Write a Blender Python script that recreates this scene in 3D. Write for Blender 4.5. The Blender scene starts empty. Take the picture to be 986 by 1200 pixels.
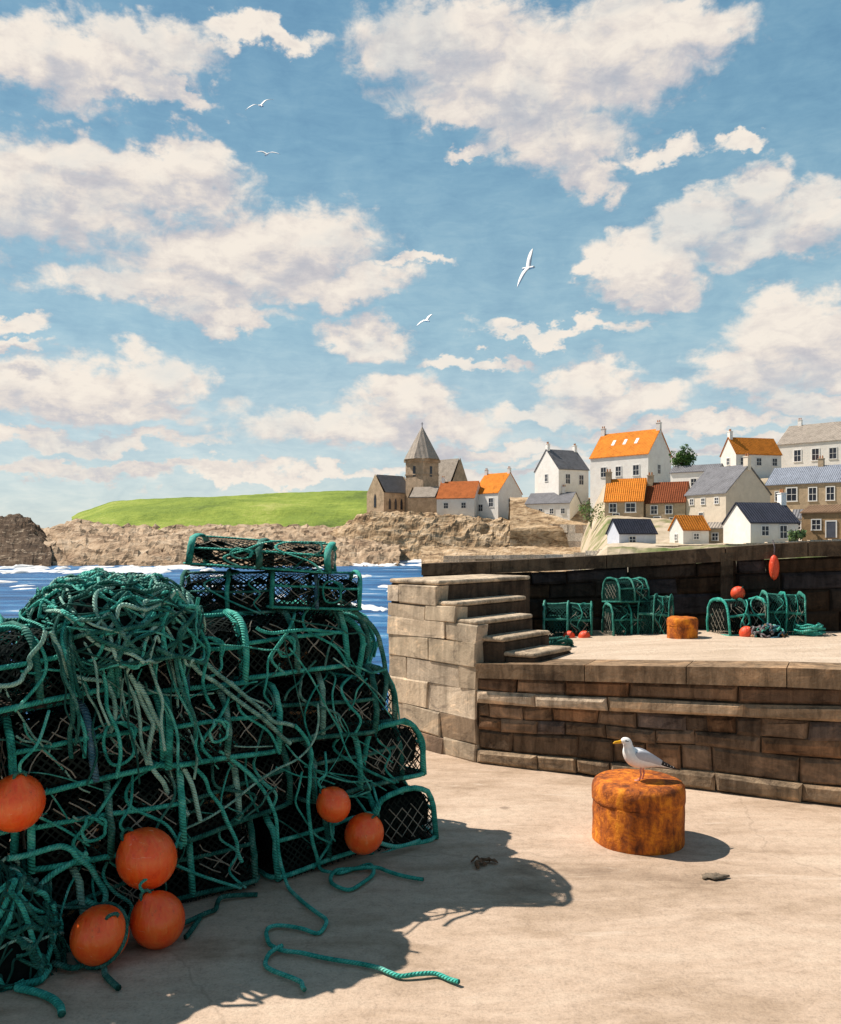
import bpy, math, random
from mathutils import Vector, noise as mn

random.seed(11)
R = math.radians
scene = bpy.context.scene
C = scene.collection
EYE, HZ, F = 2.0, 638.0, 1000.0          # eye height above the quay, horizon row, focal length (photo pixels)
SEA = -2.2


def P(px, py, d):
    return Vector(((px - 493) / F * d, d, EYE - (py - HZ) / F * d))


def G(px, py, z=0.0):
    return P(px, py, (EYE - z) * F / (py - HZ))


def lerp(a, b, t):
    return a + (b - a) * t


def interp(x, pts):
    if x <= pts[0][0]:
        return pts[0][1]
    for (x0, y0), (x1, y1) in zip(pts, pts[1:]):
        if x <= x1:
            return lerp(y0, y1, (x - x0) / (x1 - x0))
    return pts[-1][1]


def U(a, b):
    return random.uniform(a, b)


# ------------------------------------------------------------------ node helpers
class NT:
    def __init__(s, tree):
        s.t = tree

    def add(s, typ, ins=None, **props):
        n = s.t.nodes.new(typ)
        for k, v in props.items():
            setattr(n, k, v)
        for k, v in (ins or {}).items():
            if isinstance(v, bpy.types.NodeSocket):
                s.t.links.new(v, n.inputs[k])
            else:
                n.inputs[k].default_value = v
        return n

    def m(s, op, a, b=0.0, c=0.0, clamp=False):
        n = s.add('ShaderNodeMath', {0: a, 1: b, 2: c}, operation=op)
        n.use_clamp = clamp
        return n.outputs[0]

    def v(s, op, a, b=(0, 0, 0)):
        n = s.add('ShaderNodeVectorMath', {0: a, 1: b}, operation=op)
        return n.outputs['Value'] if op in ('LENGTH', 'DOT_PRODUCT') else n.outputs[0]

    def noise(s, vec, scale, detail=4, rough=.55, dist=0.0, col=False):
        n = s.add('ShaderNodeTexNoise', {'Vector': vec, 'Scale': scale, 'Detail': detail, 'Roughness': rough, 'Distortion': dist})
        return n.outputs['Color' if col else 'Fac']

    def ramp(s, fac, stops, mode='LINEAR'):
        n = s.add('ShaderNodeValToRGB', {'Fac': fac})
        cr = n.color_ramp
        cr.interpolation = mode
        while len(cr.elements) < len(stops):
            cr.elements.new(.5)
        for e, (p, c) in zip(cr.elements, stops):
            e.position = p
            e.color = (c, c, c, 1) if isinstance(c, (int, float)) else (c[0], c[1], c[2], 1)
        return n.outputs['Color']

    def mix(s, fac, a, b, blend='MIX'):
        def c4(x):
            return (x[0], x[1], x[2], 1) if isinstance(x, (tuple, list)) else x
        n = s.add('ShaderNodeMix', {}, data_type='RGBA', blend_type=blend)
        for idx, val in ((0, fac), (6, c4(a)), (7, c4(b))):
            if isinstance(val, bpy.types.NodeSocket):
                s.t.links.new(val, n.inputs[idx])
            else:
                n.inputs[idx].default_value = val
        return n.outputs[2]

    def smooth(s, x, lo, hi, a=0.0, b=1.0):
        n = s.add('ShaderNodeMapRange', {0: x, 1: lo, 2: hi, 3: a, 4: b}, interpolation_type='SMOOTHSTEP')
        return n.outputs[0]

    def mapping(s, vec, scale=(1, 1, 1), rot=(0, 0, 0), loc=(0, 0, 0)):
        return s.add('ShaderNodeMapping', {'Vector': vec, 'Scale': scale, 'Rotation': rot, 'Location': loc}).outputs[0]


def material(name, fn, rough=.8, spec=.3, metal=0.0):
    """fn(nt, coord_object, coord_world) -> colour socket, height socket or None, bump distance"""
    mt = bpy.data.materials.new(name)
    mt.use_nodes = True
    t = NT(mt.node_tree)
    bs = mt.node_tree.nodes['Principled BSDF']
    tc = t.add('ShaderNodeTexCoord')
    geo = t.add('ShaderNodeNewGeometry')
    col, h, dist = fn(t, tc.outputs['Object'], geo.outputs['Position'])
    if isinstance(col, bpy.types.NodeSocket):
        t.t.links.new(col, bs.inputs['Base Color'])
    else:
        bs.inputs['Base Color'].default_value = (*col, 1)
    if isinstance(rough, bpy.types.NodeSocket):
        t.t.links.new(rough, bs.inputs['Roughness'])
    else:
        bs.inputs['Roughness'].default_value = rough
    bs.inputs['Specular IOR Level'].default_value = spec
    bs.inputs['Metallic'].default_value = metal
    if h is not None:
        b = t.add('ShaderNodeBump', {'Height': h, 'Strength': 1.0, 'Distance': dist})
        t.t.links.new(b.outputs[0], bs.inputs['Normal'])
    return mt


def sc(c, k):
    return tuple(min(.95, x * k) for x in c)


def mottled(name, c, var=.35, scale=6, bump=.004, rough=.85, spec=.2, hue=None, stretch=(1, 1, 1), world=False):
    def fn(t, o, w):
        rnd = t.add('ShaderNodeObjectInfo').outputs['Random']
        vec = t.mapping(w if world else o, stretch)
        n = t.noise(vec, scale, 6, .65, .4)
        n2 = t.noise(vec, scale * 5.3, 4, .6)
        f = t.m('ADD', t.m('MULTIPLY', n, .7), t.m('MULTIPLY', n2, .3))
        hi = hue or sc(c, 1 + var)
        col = t.ramp(f, [(.3, sc(c, 1 - var)), (.5, c), (.7, hi)])
        col = t.mix(1.0, col, t.ramp(rnd, [(0, .85), (1, 1.1)]), 'MULTIPLY')
        return col, f, bump
    return material(name, fn, rough, spec)


# ------------------------------------------------------------------ mesh builder
class MB:
    def __init__(s):
        s.v, s.f, s.uv, s.mi, s.col = [], [], [], [], []
        s.cur = 0
        s.cc = (1, 1, 1)

    def vert(s, p):
        s.v.append((p[0], p[1], p[2]))
        s.col.append(s.cc)
        return len(s.v) - 1

    def face(s, ids, uvs=None):
        s.f.append(tuple(ids))
        s.uv.append(uvs)
        s.mi.append(s.cur)

    def quad(s, a, b, c, d):
        s.face([s.vert(a), s.vert(b), s.vert(c), s.vert(d)])

    def hexa(s, p):
        """p: bottom 4 (ccw from above) then top 4"""
        i = [s.vert(q) for q in p]
        for q in ((3, 2, 1, 0), (4, 5, 6, 7), (0, 1, 5, 4), (1, 2, 6, 5), (2, 3, 7, 6), (3, 0, 4, 7)):
            s.face([i[k] for k in q])

    def box(s, c, sz, rz=0.0):
        cx, cy, cz = c
        a, b, h = sz[0] / 2, sz[1] / 2, sz[2] / 2
        cr, sr = math.cos(rz), math.sin(rz)
        pts = []
        for z in (-h, h):
            for x, y in ((-a, -b), (a, -b), (a, b), (-a, b)):
                pts.append((cx + x * cr - y * sr, cy + x * sr + y * cr, cz + z))
        s.hexa(pts)

    def prism(s, poly, z0, z1):
        n = len(poly)
        lo = [s.vert((p[0], p[1], z0)) for p in poly]
        hi = [s.vert((p[0], p[1], z1)) for p in poly]
        s.face(list(reversed(lo)))
        s.face(hi)
        for i in range(n):
            j = (i + 1) % n
            s.face([lo[i], lo[j], hi[j], hi[i]])

    def tube(s, pts, r, sides=6, closed=False, flat=1.0, r_end=None):
        pts = [Vector(p) for p in pts]
        n = len(pts)
        if n < 2:
            return
        tang = []
        for i in range(n):
            a = pts[i - 1] if (i or closed) else pts[i]
            b = pts[(i + 1) % n] if (i < n - 1 or closed) else pts[i]
            d = b - a
            tang.append(d.normalized() if d.length > 1e-9 else Vector((0, 0, 1)))
        t0 = tang[0]
        nrm = t0.orthogonal().normalized()
        if abs(t0.z) < .95:
            nrm = (Vector((0, 0, 1)) - t0 * t0.z).normalized()
        rings, L = [], 0.0
        us = []
        for i in range(n):
            if i:
                L += (pts[i] - pts[i - 1]).length
            us.append(L)
            nrm = nrm - tang[i] * nrm.dot(tang[i])
            nrm = nrm.normalized() if nrm.length > 1e-6 else tang[i].orthogonal().normalized()
            bn = tang[i].cross(nrm)
            rr = r[i] if isinstance(r, (list, tuple)) else (r if r_end is None else lerp(r, r_end, i / (n - 1)))
            rings.append([s.vert(pts[i] + nrm * (math.cos(k * 2 * math.pi / sides) * rr * flat) + bn * (math.sin(k * 2 * math.pi / sides) * rr)) for k in range(sides)])
        m = n if closed else n - 1
        for i in range(m):
            j = (i + 1) % n
            u0, u1 = us[i], us[j] if j else us[i] + (pts[0] - pts[i]).length
            for k in range(sides):
                k2 = (k + 1) % sides
                s.face([rings[i][k], rings[i][k2], rings[j][k2], rings[j][k]],
                       [(u0, k / sides), (u0, (k + 1) / sides), (u1, (k + 1) / sides), (u1, k / sides)])
        if not closed:
            s.face(list(reversed(rings[0])))
            s.face(rings[-1])

    def grid(s, rows, wrap=False):
        ids = [[s.vert(p) for p in r] for r in rows]
        for a, b in zip(ids, ids[1:]):
            n = len(a)
            for i in range(n if wrap else n - 1):
                j = (i + 1) % n
                s.face([a[i], a[j], b[j], b[i]])
        return ids

    def build(s, name, mats, parent=None, smooth=False, loc=None):
        me = bpy.data.meshes.new(name)
        me.from_pydata(s.v, [], s.f)
        mats = mats if isinstance(mats, (list, tuple)) else [mats]
        for m in mats:
            me.materials.append(m)
        uvl = me.uv_layers.new(name='UVMap')
        k = 0
        for f, uv, mi, pl in zip(s.f, s.uv, s.mi, me.polygons):
            pl.material_index = mi
            pl.use_smooth = smooth
            for q in range(len(f)):
                if uv:
                    uvl.data[k].uv = uv[q]
                k += 1
        ca = me.color_attributes.new('Tint', 'FLOAT_COLOR', 'POINT')
        for i, c in enumerate(s.col):
            ca.data[i].color = (c[0], c[1], c[2], 1)
        me.update()
        o = bpy.data.objects.new(name, me)
        C.objects.link(o)
        if loc is not None:
            o.location = loc
        if parent is not None:
            o.parent = parent
        return o


def catmull(pts, n=6, closed=False):
    pts = [Vector(p) for p in pts]
    out = []
    N = len(pts)
    for i in range(N if closed else N - 1):
        p0 = pts[(i - 1) % N] if (closed or i > 0) else pts[0]
        p1, p2 = pts[i], pts[(i + 1) % N]
        p3 = pts[(i + 2) % N] if (closed or i + 2 < N) else pts[-1]
        for k in range(n):
            t = k / n
            out.append(.5 * ((2 * p1) + (p2 - p0) * t + (2 * p0 - 5 * p1 + 4 * p2 - p3) * t * t + (3 * p1 - p0 - 3 * p2 + p3) * t ** 3))
    if not closed:
        out.append(pts[-1])
    return out


def tag(o, label, cat, group=None):
    o['label'] = label
    o['category'] = cat
    if group:
        o['group'] = group
    return o


def empty(name, loc, label, cat, group=None, rz=0.0):
    o = bpy.data.objects.new(name, None)
    o.empty_display_size = .2
    C.objects.link(o)
    o.location = loc
    o.rotation_euler = (0, 0, rz)
    return tag(o, label, cat, group)


def struct(o, kind='structure'):
    o['kind'] = kind
    return o


def copy_tree(root, loc, rot, scale, label, group=None):
    def cp(o, par):
        c = o.copy()
        C.objects.link(c)
        c.parent = par
        for ch in [x for x in kids.get(o.name, [])]:
            cp(ch, c)
        return c
    kids = {}
    for o in bpy.data.objects:
        if o.parent:
            kids.setdefault(o.parent.name, []).append(o)
    r = cp(root, None)
    r.location = loc
    r.rotation_euler = rot
    r.scale = scale
    r['label'] = label
    if group:
        r['group'] = group
    return r


# ------------------------------------------------------------------ camera, sun, world
cam_d = bpy.data.cameras.new('camera')
cam = bpy.data.objects.new('camera', cam_d)
C.objects.link(cam)
cam.location = (0, 0, EYE)
cam.rotation_euler = (R(90), 0, 0)
cam_d.sensor_fit = 'HORIZONTAL'
cam_d.sensor_width = 36
cam_d.lens = 36 * F / 986
cam_d.shift_y = (HZ - 600) / 986
cam_d.clip_end = 60000
cam_d.clip_start = .05
scene.camera = cam
scene.view_settings.view_transform = 'Standard'
scene.view_settings.look = 'None'
scene.view_settings.gamma = 1
scene.view_settings.exposure = 0.42

SUN_EL = R(53)
sx, sy = -.93, .367                        # towards the sun, seen from above
sun_d = bpy.data.lights.new('sun', 'SUN')
sun = bpy.data.objects.new('sun', sun_d)
C.objects.link(sun)
sun_d.energy = 5.0
sun_d.angle = R(.5)
sun_d.color = (1, .90, .79)
to_sun = Vector((sx * math.cos(SUN_EL), sy * math.cos(SUN_EL), math.sin(SUN_EL))).normalized()
sun.rotation_euler = to_sun.to_track_quat('Z', 'Y').to_euler()

world = bpy.data.worlds.new('World')
scene.world = world
world.use_nodes = True
wt = NT(world.node_tree)
bg = world.node_tree.nodes['Background']
STR = .1
bg.inputs['Strength'].default_value = STR
gen = wt.add('ShaderNodeTexCoord').outputs['Generated']
sky = wt.add('ShaderNodeTexSky')
sky.sky_type = 'NISHITA'
sky.sun_disc = False
sky.sun_elevation = SUN_EL
sky.sun_rotation = math.atan2(sx, sy)
sky.air_density, sky.dust_density, sky.ozone_density = 1, .6, 1.5
sep = wt.add('ShaderNodeSeparateXYZ', {0: gen})
az = wt.m('ARCTAN2', sep.outputs[0], sep.outputs[1])
el = wt.m('ARCSINE', sep.outputs[2])
ae = wt.add('ShaderNodeCombineXYZ', {0: az, 1: el}).outputs[0]
ae_st = wt.v('MULTIPLY', ae, (1, 1.5, 1))
warp = wt.v('SUBTRACT', wt.noise(ae_st, 9, 3, .6, 0, True), (.5, .5, .5))
warp2 = wt.v('SUBTRACT', wt.noise(ae_st, 34, 4, .65, 0, True), (.5, .5, .5))
pw = wt.v('ADD', ae, wt.v('ADD', wt.v('MULTIPLY', warp, (.13, .09, 0)), wt.v('MULTIPLY', warp2, (.062, .042, 0))))
blobs = [(60, 75, 130, 52), (170, 62, 90, 42), (140, 108, 95, 24), (300, 46, 85, 20), (225, 120, 40, 16),
         (90, 190, 110, 34), (50, 232, 140, 50), (190, 215, 95, 42), (232, 188, 45, 26),
         (335, 278, 105, 46), (265, 298, 140, 42), (400, 334, 85, 24), (190, 335, 130, 26), (425, 390, 52, 22), (265, 362, 80, 16),
         (15, 372, 45, 10), (10, 398, 40, 8), (60, 452, 110, 36), (185, 440, 58, 32), (120, 475, 140, 20),
         (100, 515, 175, 11), (140, 548, 210, 9), (360, 498, 80, 26), (470, 470, 62, 30), (430, 505, 100, 20), (525, 500, 60, 22),
         (520, 48, 105, 56), (600, 100, 125, 66), (720, 58, 125, 72), (790, 34, 85, 46), (655, 165, 85, 44), (695, 205, 42, 24), (560, 142, 60, 22),
         (775, 175, 45, 15), (830, 258, 58, 32), (890, 218, 45, 32), (942, 250, 60, 38), (905, 285, 90, 26),
         (752, 302, 66, 36), (760, 334, 60, 24), (705, 312, 30, 12), (925, 385, 80, 38), (962, 415, 60, 36), (885, 420, 75, 22),
         (690, 440, 45, 26), (722, 470, 90, 20), (645, 482, 80, 14), (882, 450, 70, 22), (962, 472, 70, 16), (800, 502, 160, 11),
         (700, 545, 140, 8), (600, 530, 110, 9), (560, 190, 40, 10), (640, 385, 90, 10), (560, 420, 70, 9), (480, 310, 40, 9), (860, 165, 40, 10), (330, 560, 160, 8), (520, 562, 130, 7), (880, 530, 120, 9)]


def azel(px, py):
    d = Vector(((px - 493) / F, 1, (HZ - py) / F)).normalized()
    return math.atan2(d.x, d.y), math.asin(d.z)


def cloud_field(pos, sm):
    fld = None
    for (bx, by, rx, ry) in blobs:
        a0, e0 = azel(bx, by)
        a1, _ = azel(bx + rx, by)
        _, e1 = azel(bx, by - ry)
        q = wt.v('MULTIPLY', wt.v('SUBTRACT', pos, (a0, e0, 0)), (1.05 / (a1 - a0), 1.07 / (e1 - e0), 0))
        l = wt.v('LENGTH', q)
        fld = l if fld is None else wt.add('ShaderNodeMath', {0: fld, 1: l, 2: sm}, operation='SMOOTH_MIN').outputs[0]
    return fld


field = cloud_field(pw, .25)
field_sun = cloud_field(wt.v('ADD', pw, (-.012, .030, 0)), .25)
slope = wt.m('SUBTRACT', field_sun, field)
# clouds in the rest of the sky, beyond the sides of the picture
gn = wt.noise(ae_st, 4.2, 6, .55, .3)
side = wt.smooth(wt.m('ABSOLUTE', az), .5, .7)
gfield = wt.m('ADD', wt.smooth(gn, .50, .72, 1.6, .4), wt.m('MULTIPLY', wt.m('SUBTRACT', 1.0, side), 3.0))
field = wt.m('MINIMUM', field, gfield)
fb1 = wt.noise(ae_st, 26, 7, .62, .5)
fb2 = wt.noise(wt.v('ADD', ae_st, (.012, -.022, 0)), 26, 7, .62, .5)
edge = wt.m('ADD', field, wt.m('MULTIPLY', wt.m('SUBTRACT', fb1, .5), -1.15))
strokes = wt.noise(wt.mapping(ae, (14, 60, 1), (0, 0, R(22))), 1.6, 5, .7, .8)
edge = wt.m('ADD', edge, wt.m('MULTIPLY', wt.m('SUBTRACT', strokes, .5), .35))
dens = wt.m('MULTIPLY', wt.smooth(edge, 1.34, .72), wt.smooth(wt.noise(ae_st, 7, 5, .6, .4), .3, .55, .72, .97))
relief = wt.m('MULTIPLY', wt.m('SUBTRACT', fb1, fb2), 2.2)
core = wt.smooth(edge, .95, .25)
lit = wt.m('ADD', wt.m('ADD', .46, wt.m('MULTIPLY', relief, .5)), wt.m('MULTIPLY', wt.m('SUBTRACT', strokes, .5), .45))
lit = wt.m('ADD', lit, wt.m('MULTIPLY', wt.m('MINIMUM', wt.m('MAXIMUM', slope, -.9), .9), .42))
lit = wt.m('ADD', lit, wt.m('MULTIPLY', wt.smooth(edge, .5, 1.1), .12))
K = 1 / STR
ccol = wt.ramp(lit, [(.1, (.41, .40, .425)), (.35, (.49, .465, .465)), (.55, (.60, .545, .50)), (.85, (.70, .635, .56))])
ccol = wt.mix(1.0, ccol, (K, K, K), 'MULTIPLY')
# clear sky: nishita pulled towards the painting's cerulean, paler towards the horizon
grad = wt.ramp(wt.m('DIVIDE', el, .62, clamp=True), [(0, (.49, .54, .53)), (.16, (.41, .50, .52)), (.38, (.255, .40, .465)), (.7, (.15, .295, .395)), (1, (.10, .23, .345))])
patch = wt.noise(ae_st, 16, 5, .6, .6)
grad = wt.mix(1.0, grad, wt.ramp(wt.m('ADD', wt.m('MULTIPLY', patch, .6), wt.m('MULTIPLY', strokes, .4)), [(.3, (.76, .82, .88)), (.5, (1, 1, 1)), (.7, (1.32, 1.18, 1.10))]), 'MULTIPLY')
grad = wt.mix(1.0, grad, (K, K, K), 'MULTIPLY')
for nd in wt.t.nodes:
    if nd.type == 'MIX':
        nd.clamp_result = False
skyc = wt.mix(.85, sky.outputs[0], grad)
skyc = wt.mix(wt.smooth(wt.m('ABSOLUTE', az), .6, 1.6, 0, .5), skyc, wt.mix(1.0, skyc, (.34, .30, .27), 'MULTIPLY'))
wt.t.links.new(wt.mix(dens, skyc, ccol), bg.inputs['Color'])
world.cycles.sampling_method = 'MANUAL'
world.cycles.sample_map_resolution = 512

# ------------------------------------------------------------------ materials
M = {}


def fn_ground(t, o, w):
    ws = t.mapping(w, (.8, 2.2, 1), (0, 0, R(5)))
    big = t.noise(ws, .5, 5, .6, .6)
    mid = t.noise(t.mapping(w, (.9, 2.4, 1), (0, 0, R(-6))), 1.6, 8, .70, .35)
    fine = t.noise(w, 70, 5, .75)
    pit = t.noise(w, 17, 5, .7)
    f = t.m('ADD', t.m('MULTIPLY', big, .45), t.m('MULTIPLY', mid, .55))
    col = t.ramp(f, [(.31, (.22, .155, .108)), (.42, (.385, .285, .205)), (.51, (.49, .372, .28)), (.60, (.555, .438, .336)), (.71, (.63, .52, .42))])
    col = t.mix(1.0, col, t.ramp(t.m('ADD', t.m('MULTIPLY', fine, .6), t.m('MULTIPLY', pit, .4)), [(.36, .70), (.5, 1.0), (.64, 1.16)]), 'MULTIPLY')
    spots = t.smooth(t.noise(t.mapping(w, (.7, 2.2, 1)), 2.1, 7, .72, 1.4), .62, .74)
    col = t.mix(t.m('MULTIPLY', spots, .55), col, (.24, .165, .105))
    pale = t.smooth(t.noise(t.mapping(w, (.5, 3.2, 1), (0, 0, R(3)), (4, 2, 0)), 1.7, 6, .66, .8), .60, .70)
    col = t.mix(t.m('MULTIPLY', pale, .6), col, (.60, .49, .39))
    drop = t.add('ShaderNodeTexVoronoi', {'Vector': t.v('ADD', w, t.v('MULTIPLY', t.noise(w, 30, 3, .6, 0, True), (.03, .03, 0))), 'Scale': 1.7}, feature='F1')
    dsel = t.add('ShaderNodeSeparateXYZ', {0: drop.outputs['Color']}).outputs[0]
    dmask = t.m('MULTIPLY', t.smooth(drop.outputs['Distance'], .045, .02), t.m('GREATER_THAN', dsel, .72))
    col = t.mix(t.m('MULTIPLY', dmask, .6), col, (.74, .72, .68))
    dmask2 = t.m('MULTIPLY', t.smooth(drop.outputs['Distance'], .09, .03), t.m('LESS_THAN', dsel, .16))
    col = t.mix(t.m('MULTIPLY', dmask2, .55), col, (.13, .095, .07))
    cr = t.add('ShaderNodeTexVoronoi', {'Vector': t.v('ADD', w, t.v('MULTIPLY', t.noise(w, 1.5, 4, .6, 0, True), (.5, .5, 0))), 'Scale': .3}, feature='DISTANCE_TO_EDGE').outputs[0]
    crack = t.smooth(cr, .0035, .0)
    col = t.mix(t.m('MULTIPLY', crack, .3), col, (.2, .15, .11))
    h = t.m('ADD', t.m('MULTIPLY', mid, .25), t.m('ADD', t.m('MULTIPLY', fine, .16), t.m('MULTIPLY', pit, .22)))
    return col, h, .02


M['ground'] = material('quay_concrete', fn_ground, .9, .15)


def fn_deck(t, o, w):
    f = t.noise(t.mapping(w, (.7, 2, 1)), 2, 6, .65, .6)
    col = t.ramp(f, [(.3, (.44, .34, .25)), (.5, (.55, .435, .33)), (.7, (.63, .52, .41))])
    return col, t.noise(w, 18, 6, .7), .02


M['deck'] = material('deck_concrete', fn_deck, .9, .15)


def stone(name, mul=(1, 1, 1), bump=.02, dark=.55, streak=.5):
    def fn(t, o, w):
        tint = t.add('ShaderNodeVertexColor', layer_name='Tint').outputs['Color']
        n = t.noise(w, 5, 7, .68, .5)
        n2 = t.noise(t.mapping(w, (9, 9, 1.3)), 1.3, 5, .65, .5)
        col = t.mix(1.0, tint, t.ramp(n, [(.28, dark), (.5, 1.0), (.72, 1.3)]), 'MULTIPLY')
        col = t.mix(streak, col, t.mix(1.0, col, t.ramp(n2, [(.35, .45), (.5, 1), (.66, 1.45)]), 'MULTIPLY'))
        pt = t.noise(t.mapping(w, (1, 1, 1.8)), 2.0, 7, .68, 1.2)
        col = t.mix(t.smooth(pt, .53, .66, 0, .6), col, t.mix(1.0, col, (1.9, 1.75, 1.6), 'MULTIPLY'))
        col = t.mix(t.smooth(pt, .46, .36, 0, .75), col, t.mix(1.0, col, (.42, .42, .45), 'MULTIPLY'))
        col = t.mix(1.0, col, (*mul,), 'MULTIPLY')
        h = t.m('ADD', n, t.m('MULTIPLY', t.noise(w, 38, 5, .7), .35))
        return col, h, bump
    return material(name, fn, .9, .15)


M['stone'] = stone('rubble_stone', bump=.03, dark=.45, streak=.7)
M['stone_pale'] = stone('pale_facing_stone', bump=.012, dark=.7, streak=.45)  # smoother, less streaked stone; its pale tone comes from the block tints
M['stone_far'] = stone('masonry_far', bump=.15)


def fn_rock(cols, scale, rot, bump):
    def fn(t, o, w):
        v = t.mapping(w, (1, .6, 3.2), (0, R(rot), R(20)))
        n = t.noise(v, scale, 8, .68, .9)
        n2 = t.noise(w, scale * 6, 5, .65)
        col = t.ramp(t.m('ADD', t.m('MULTIPLY', n, .75), t.m('MULTIPLY', n2, .25)), cols)
        st = t.noise(t.mapping(w, (.9, .3, 3.4), (0, R(rot * 1.3), R(12))), scale * 2.2, 6, .7, 1.6)
        col = t.mix(t.smooth(st, .54, .62, 0, .75), col, (.10, .062, .036))
        col = t.mix(t.smooth(st, .43, .35, 0, .6), col, (.62, .51, .38))
        return col, t.m('ADD', n, t.m('MULTIPLY', n2, .4)), bump
    return fn


M['rock'] = material('tan_rock', fn_rock([(.32, (.10, .06, .035)), (.43, (.30, .20, .115)), (.52, (.47, .34, .21)), (.62, (.58, .45, .31)), (.75, (.66, .57, .45))], .16, 28, .8), .9, .1)
M['rock_dark'] = material('brown_rock', fn_rock([(.3, (.02, .014, .010)), (.45, (.07, .046, .03)), (.56, (.14, .098, .066)), (.72, (.30, .23, .165))], .2, -22, 1.2), .9, .1)
M['shore'] = material('shore_rock', fn_rock([(.32, (.10, .065, .042)), (.42, (.27, .185, .12)), (.52, (.41, .30, .20)), (.62, (.50, .39, .28)), (.76, (.60, .51, .40))], .10, -16, .9), .9, .1)


def fn_grass(t, o, w):
    n = t.noise(t.mapping(w, (1, .5, 2)), .035, 7, .62, .5)
    n2 = t.noise(w, .4, 5, .7)
    col = t.ramp(t.m('ADD', t.m('MULTIPLY', n, .7), t.m('MULTIPLY', n2, .3)), [(.34, (.085, .125, .03)), (.44, (.17, .235, .04)), (.54, (.25, .315, .055)), (.66, (.40, .40, .13))])
    return col, n2, .8


M['grass'] = material('headland_grass', fn_grass, .9, .1)


def fn_village(t, o, w):
    n = t.noise(w, .12, 6, .62, .5)
    col = t.ramp(n, [(.33, (.12, .16, .05)), (.42, (.24, .23, .12)), (.48, (.44, .36, .26)), (.7, (.56, .47, .36))])
    return col, n, .4


M['village'] = material('village_ground', fn_village, .9, .1)


def fn_sea(t, o, w):
    v = t.mapping(w, (.5, 1.6, 1), (0, 0, R(8)))
    n = t.noise(v, .16, 6, .66, .8)
    n2 = t.noise(v, 1.1, 6, .7, .5)
    col = t.ramp(n, [(.34, (.008, .045, .12)), (.48, (.014, .095, .25)), (.58, (.035, .17, .36)), (.7, (.12, .31, .48))])
    cap = t.smooth(t.m('ADD', n, t.m('MULTIPLY', t.m('SUBTRACT', n2, .5), .55)), .63, .70)
    col = t.mix(cap, col, (.72, .74, .76))
    return col, t.m('ADD', n, t.m('MULTIPLY', n2, .3)), .6


M['sea'] = material('sea_water', fn_sea, .45, .12)
M['foam'] = mottled('sea_foam', (.70, .71, .72), .15, 1.5, .05, .9)


def fn_rope(c, k=58):
    def fn(t, o, w):
        uv = t.add('ShaderNodeUVMap').outputs[0]
        s = t.add('ShaderNodeSeparateXYZ', {0: uv})
        ph = t.m('ADD', t.m('MULTIPLY', s.outputs[0], k), t.m('MULTIPLY', s.outputs[1], 3.0))
        wv = t.m('SINE', t.m('MULTIPLY', ph, 6.2832))
        n = t.noise(w, 13, 5, .68)
        n3 = t.noise(w, 160, 3, .6)
        rnd = t.add('ShaderNodeObjectInfo').outputs['Random']
        f = t.m('ADD', t.m('ADD', n, t.m('MULTIPLY', t.m('SUBTRACT', n3, .5), .4)), t.m('MULTIPLY', t.m('SUBTRACT', rnd, .5), .14))
        col = t.ramp(f, [(.28, sc(c, .4)), (.44, c), (.58, (c[0] * 1.8 + .03, c[1] * 1.5, c[2] * 1.5)), (.72, (c[0] + .2, c[1] + .26, c[2] + .23))])
        col = t.mix(1.0, col, t.ramp(wv, [(0, .8), (.5, 1.03)]), 'MULTIPLY')
        return col, t.m('ADD', wv, t.m('MULTIPLY', n3, .8)), .0022
    return fn


M['rope'] = material('teal_rope', fn_rope((.026, .34, .275)), .75, .25)
M['rope_dark'] = material('dark_green_rope', fn_rope((.012, .13, .105)), .8, .2)
M['rope_pale'] = material('weathered_rope', fn_rope((.19, .42, .35)), .8, .2)
M['rope_tan'] = material('tan_rope', fn_rope((.27, .17, .085)), .85, .2)
M['rope_blue'] = material('blue_green_rope', fn_rope((.03, .13, .19)), .8, .2)
M['rope_grey'] = material('grey_rope', fn_rope((.12, .125, .135)), .85, .2)
M['rope_light'] = material('bright_teal_rope', fn_rope((.045, .36, .29))
    , .75, .25)
M['rope_far'] = material('mid_teal_rope', fn_rope((.022, .22, .175)), .75, .25)
M['net_teal'] = mottled('teal_netting', (.012, .06, .05), .5, 14, .001, .9, .1)
M['net'] = mottled('black_netting', (.010, .016, .014), .5, 14, .001, .9, .1)
M['twine'] = mottled('grey_twine', (.30, .28, .23), .3, 20, .001, .9, .1)
M['slat'] = mottled('dark_wet_wood', (.035, .026, .02), .5, 9, .003, .85, .2, stretch=(1, 5, 5))
M['funnel'] = mottled('dark_net_cloth', (.006, .010, .010), .5, 22, .004, .95, .05)


def fn_buoy(c, lo):
    def fn(t, o, w):
        n = t.noise(o, 7, 6, .7, .8)
        n2 = t.noise(t.mapping(o, (12, 12, 3)), 3, 5, .7, .6)
        f = t.m('ADD', t.m('MULTIPLY', n, .6), t.m('MULTIPLY', n2, .4))
        col = t.ramp(f, [(.3, lo), (.44, c), (.58, (min(.95, c[0] * 1.06), c[1] * 1.7, c[2] * 1.8)), (.74, (.92, .36, .17))])
        scuff = t.smooth(t.noise(t.mapping(o, (5, 5, 12), (.4, .3, 0)), 3, 6, .75, .8), .60, .68)
        col = t.mix(t.m('MULTIPLY', scuff, .55), col, (.95, .48, .28))
        dirt = t.smooth(t.noise(o, 9, 6, .75, .6), .58, .72)
        col = t.mix(t.m('MULTIPLY', dirt, .6), col, (.20, .045, .018))
        return col, t.m('ADD', f, t.m('MULTIPLY', t.noise(o, 70, 3, .6), .15)), .012
    return fn


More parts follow.
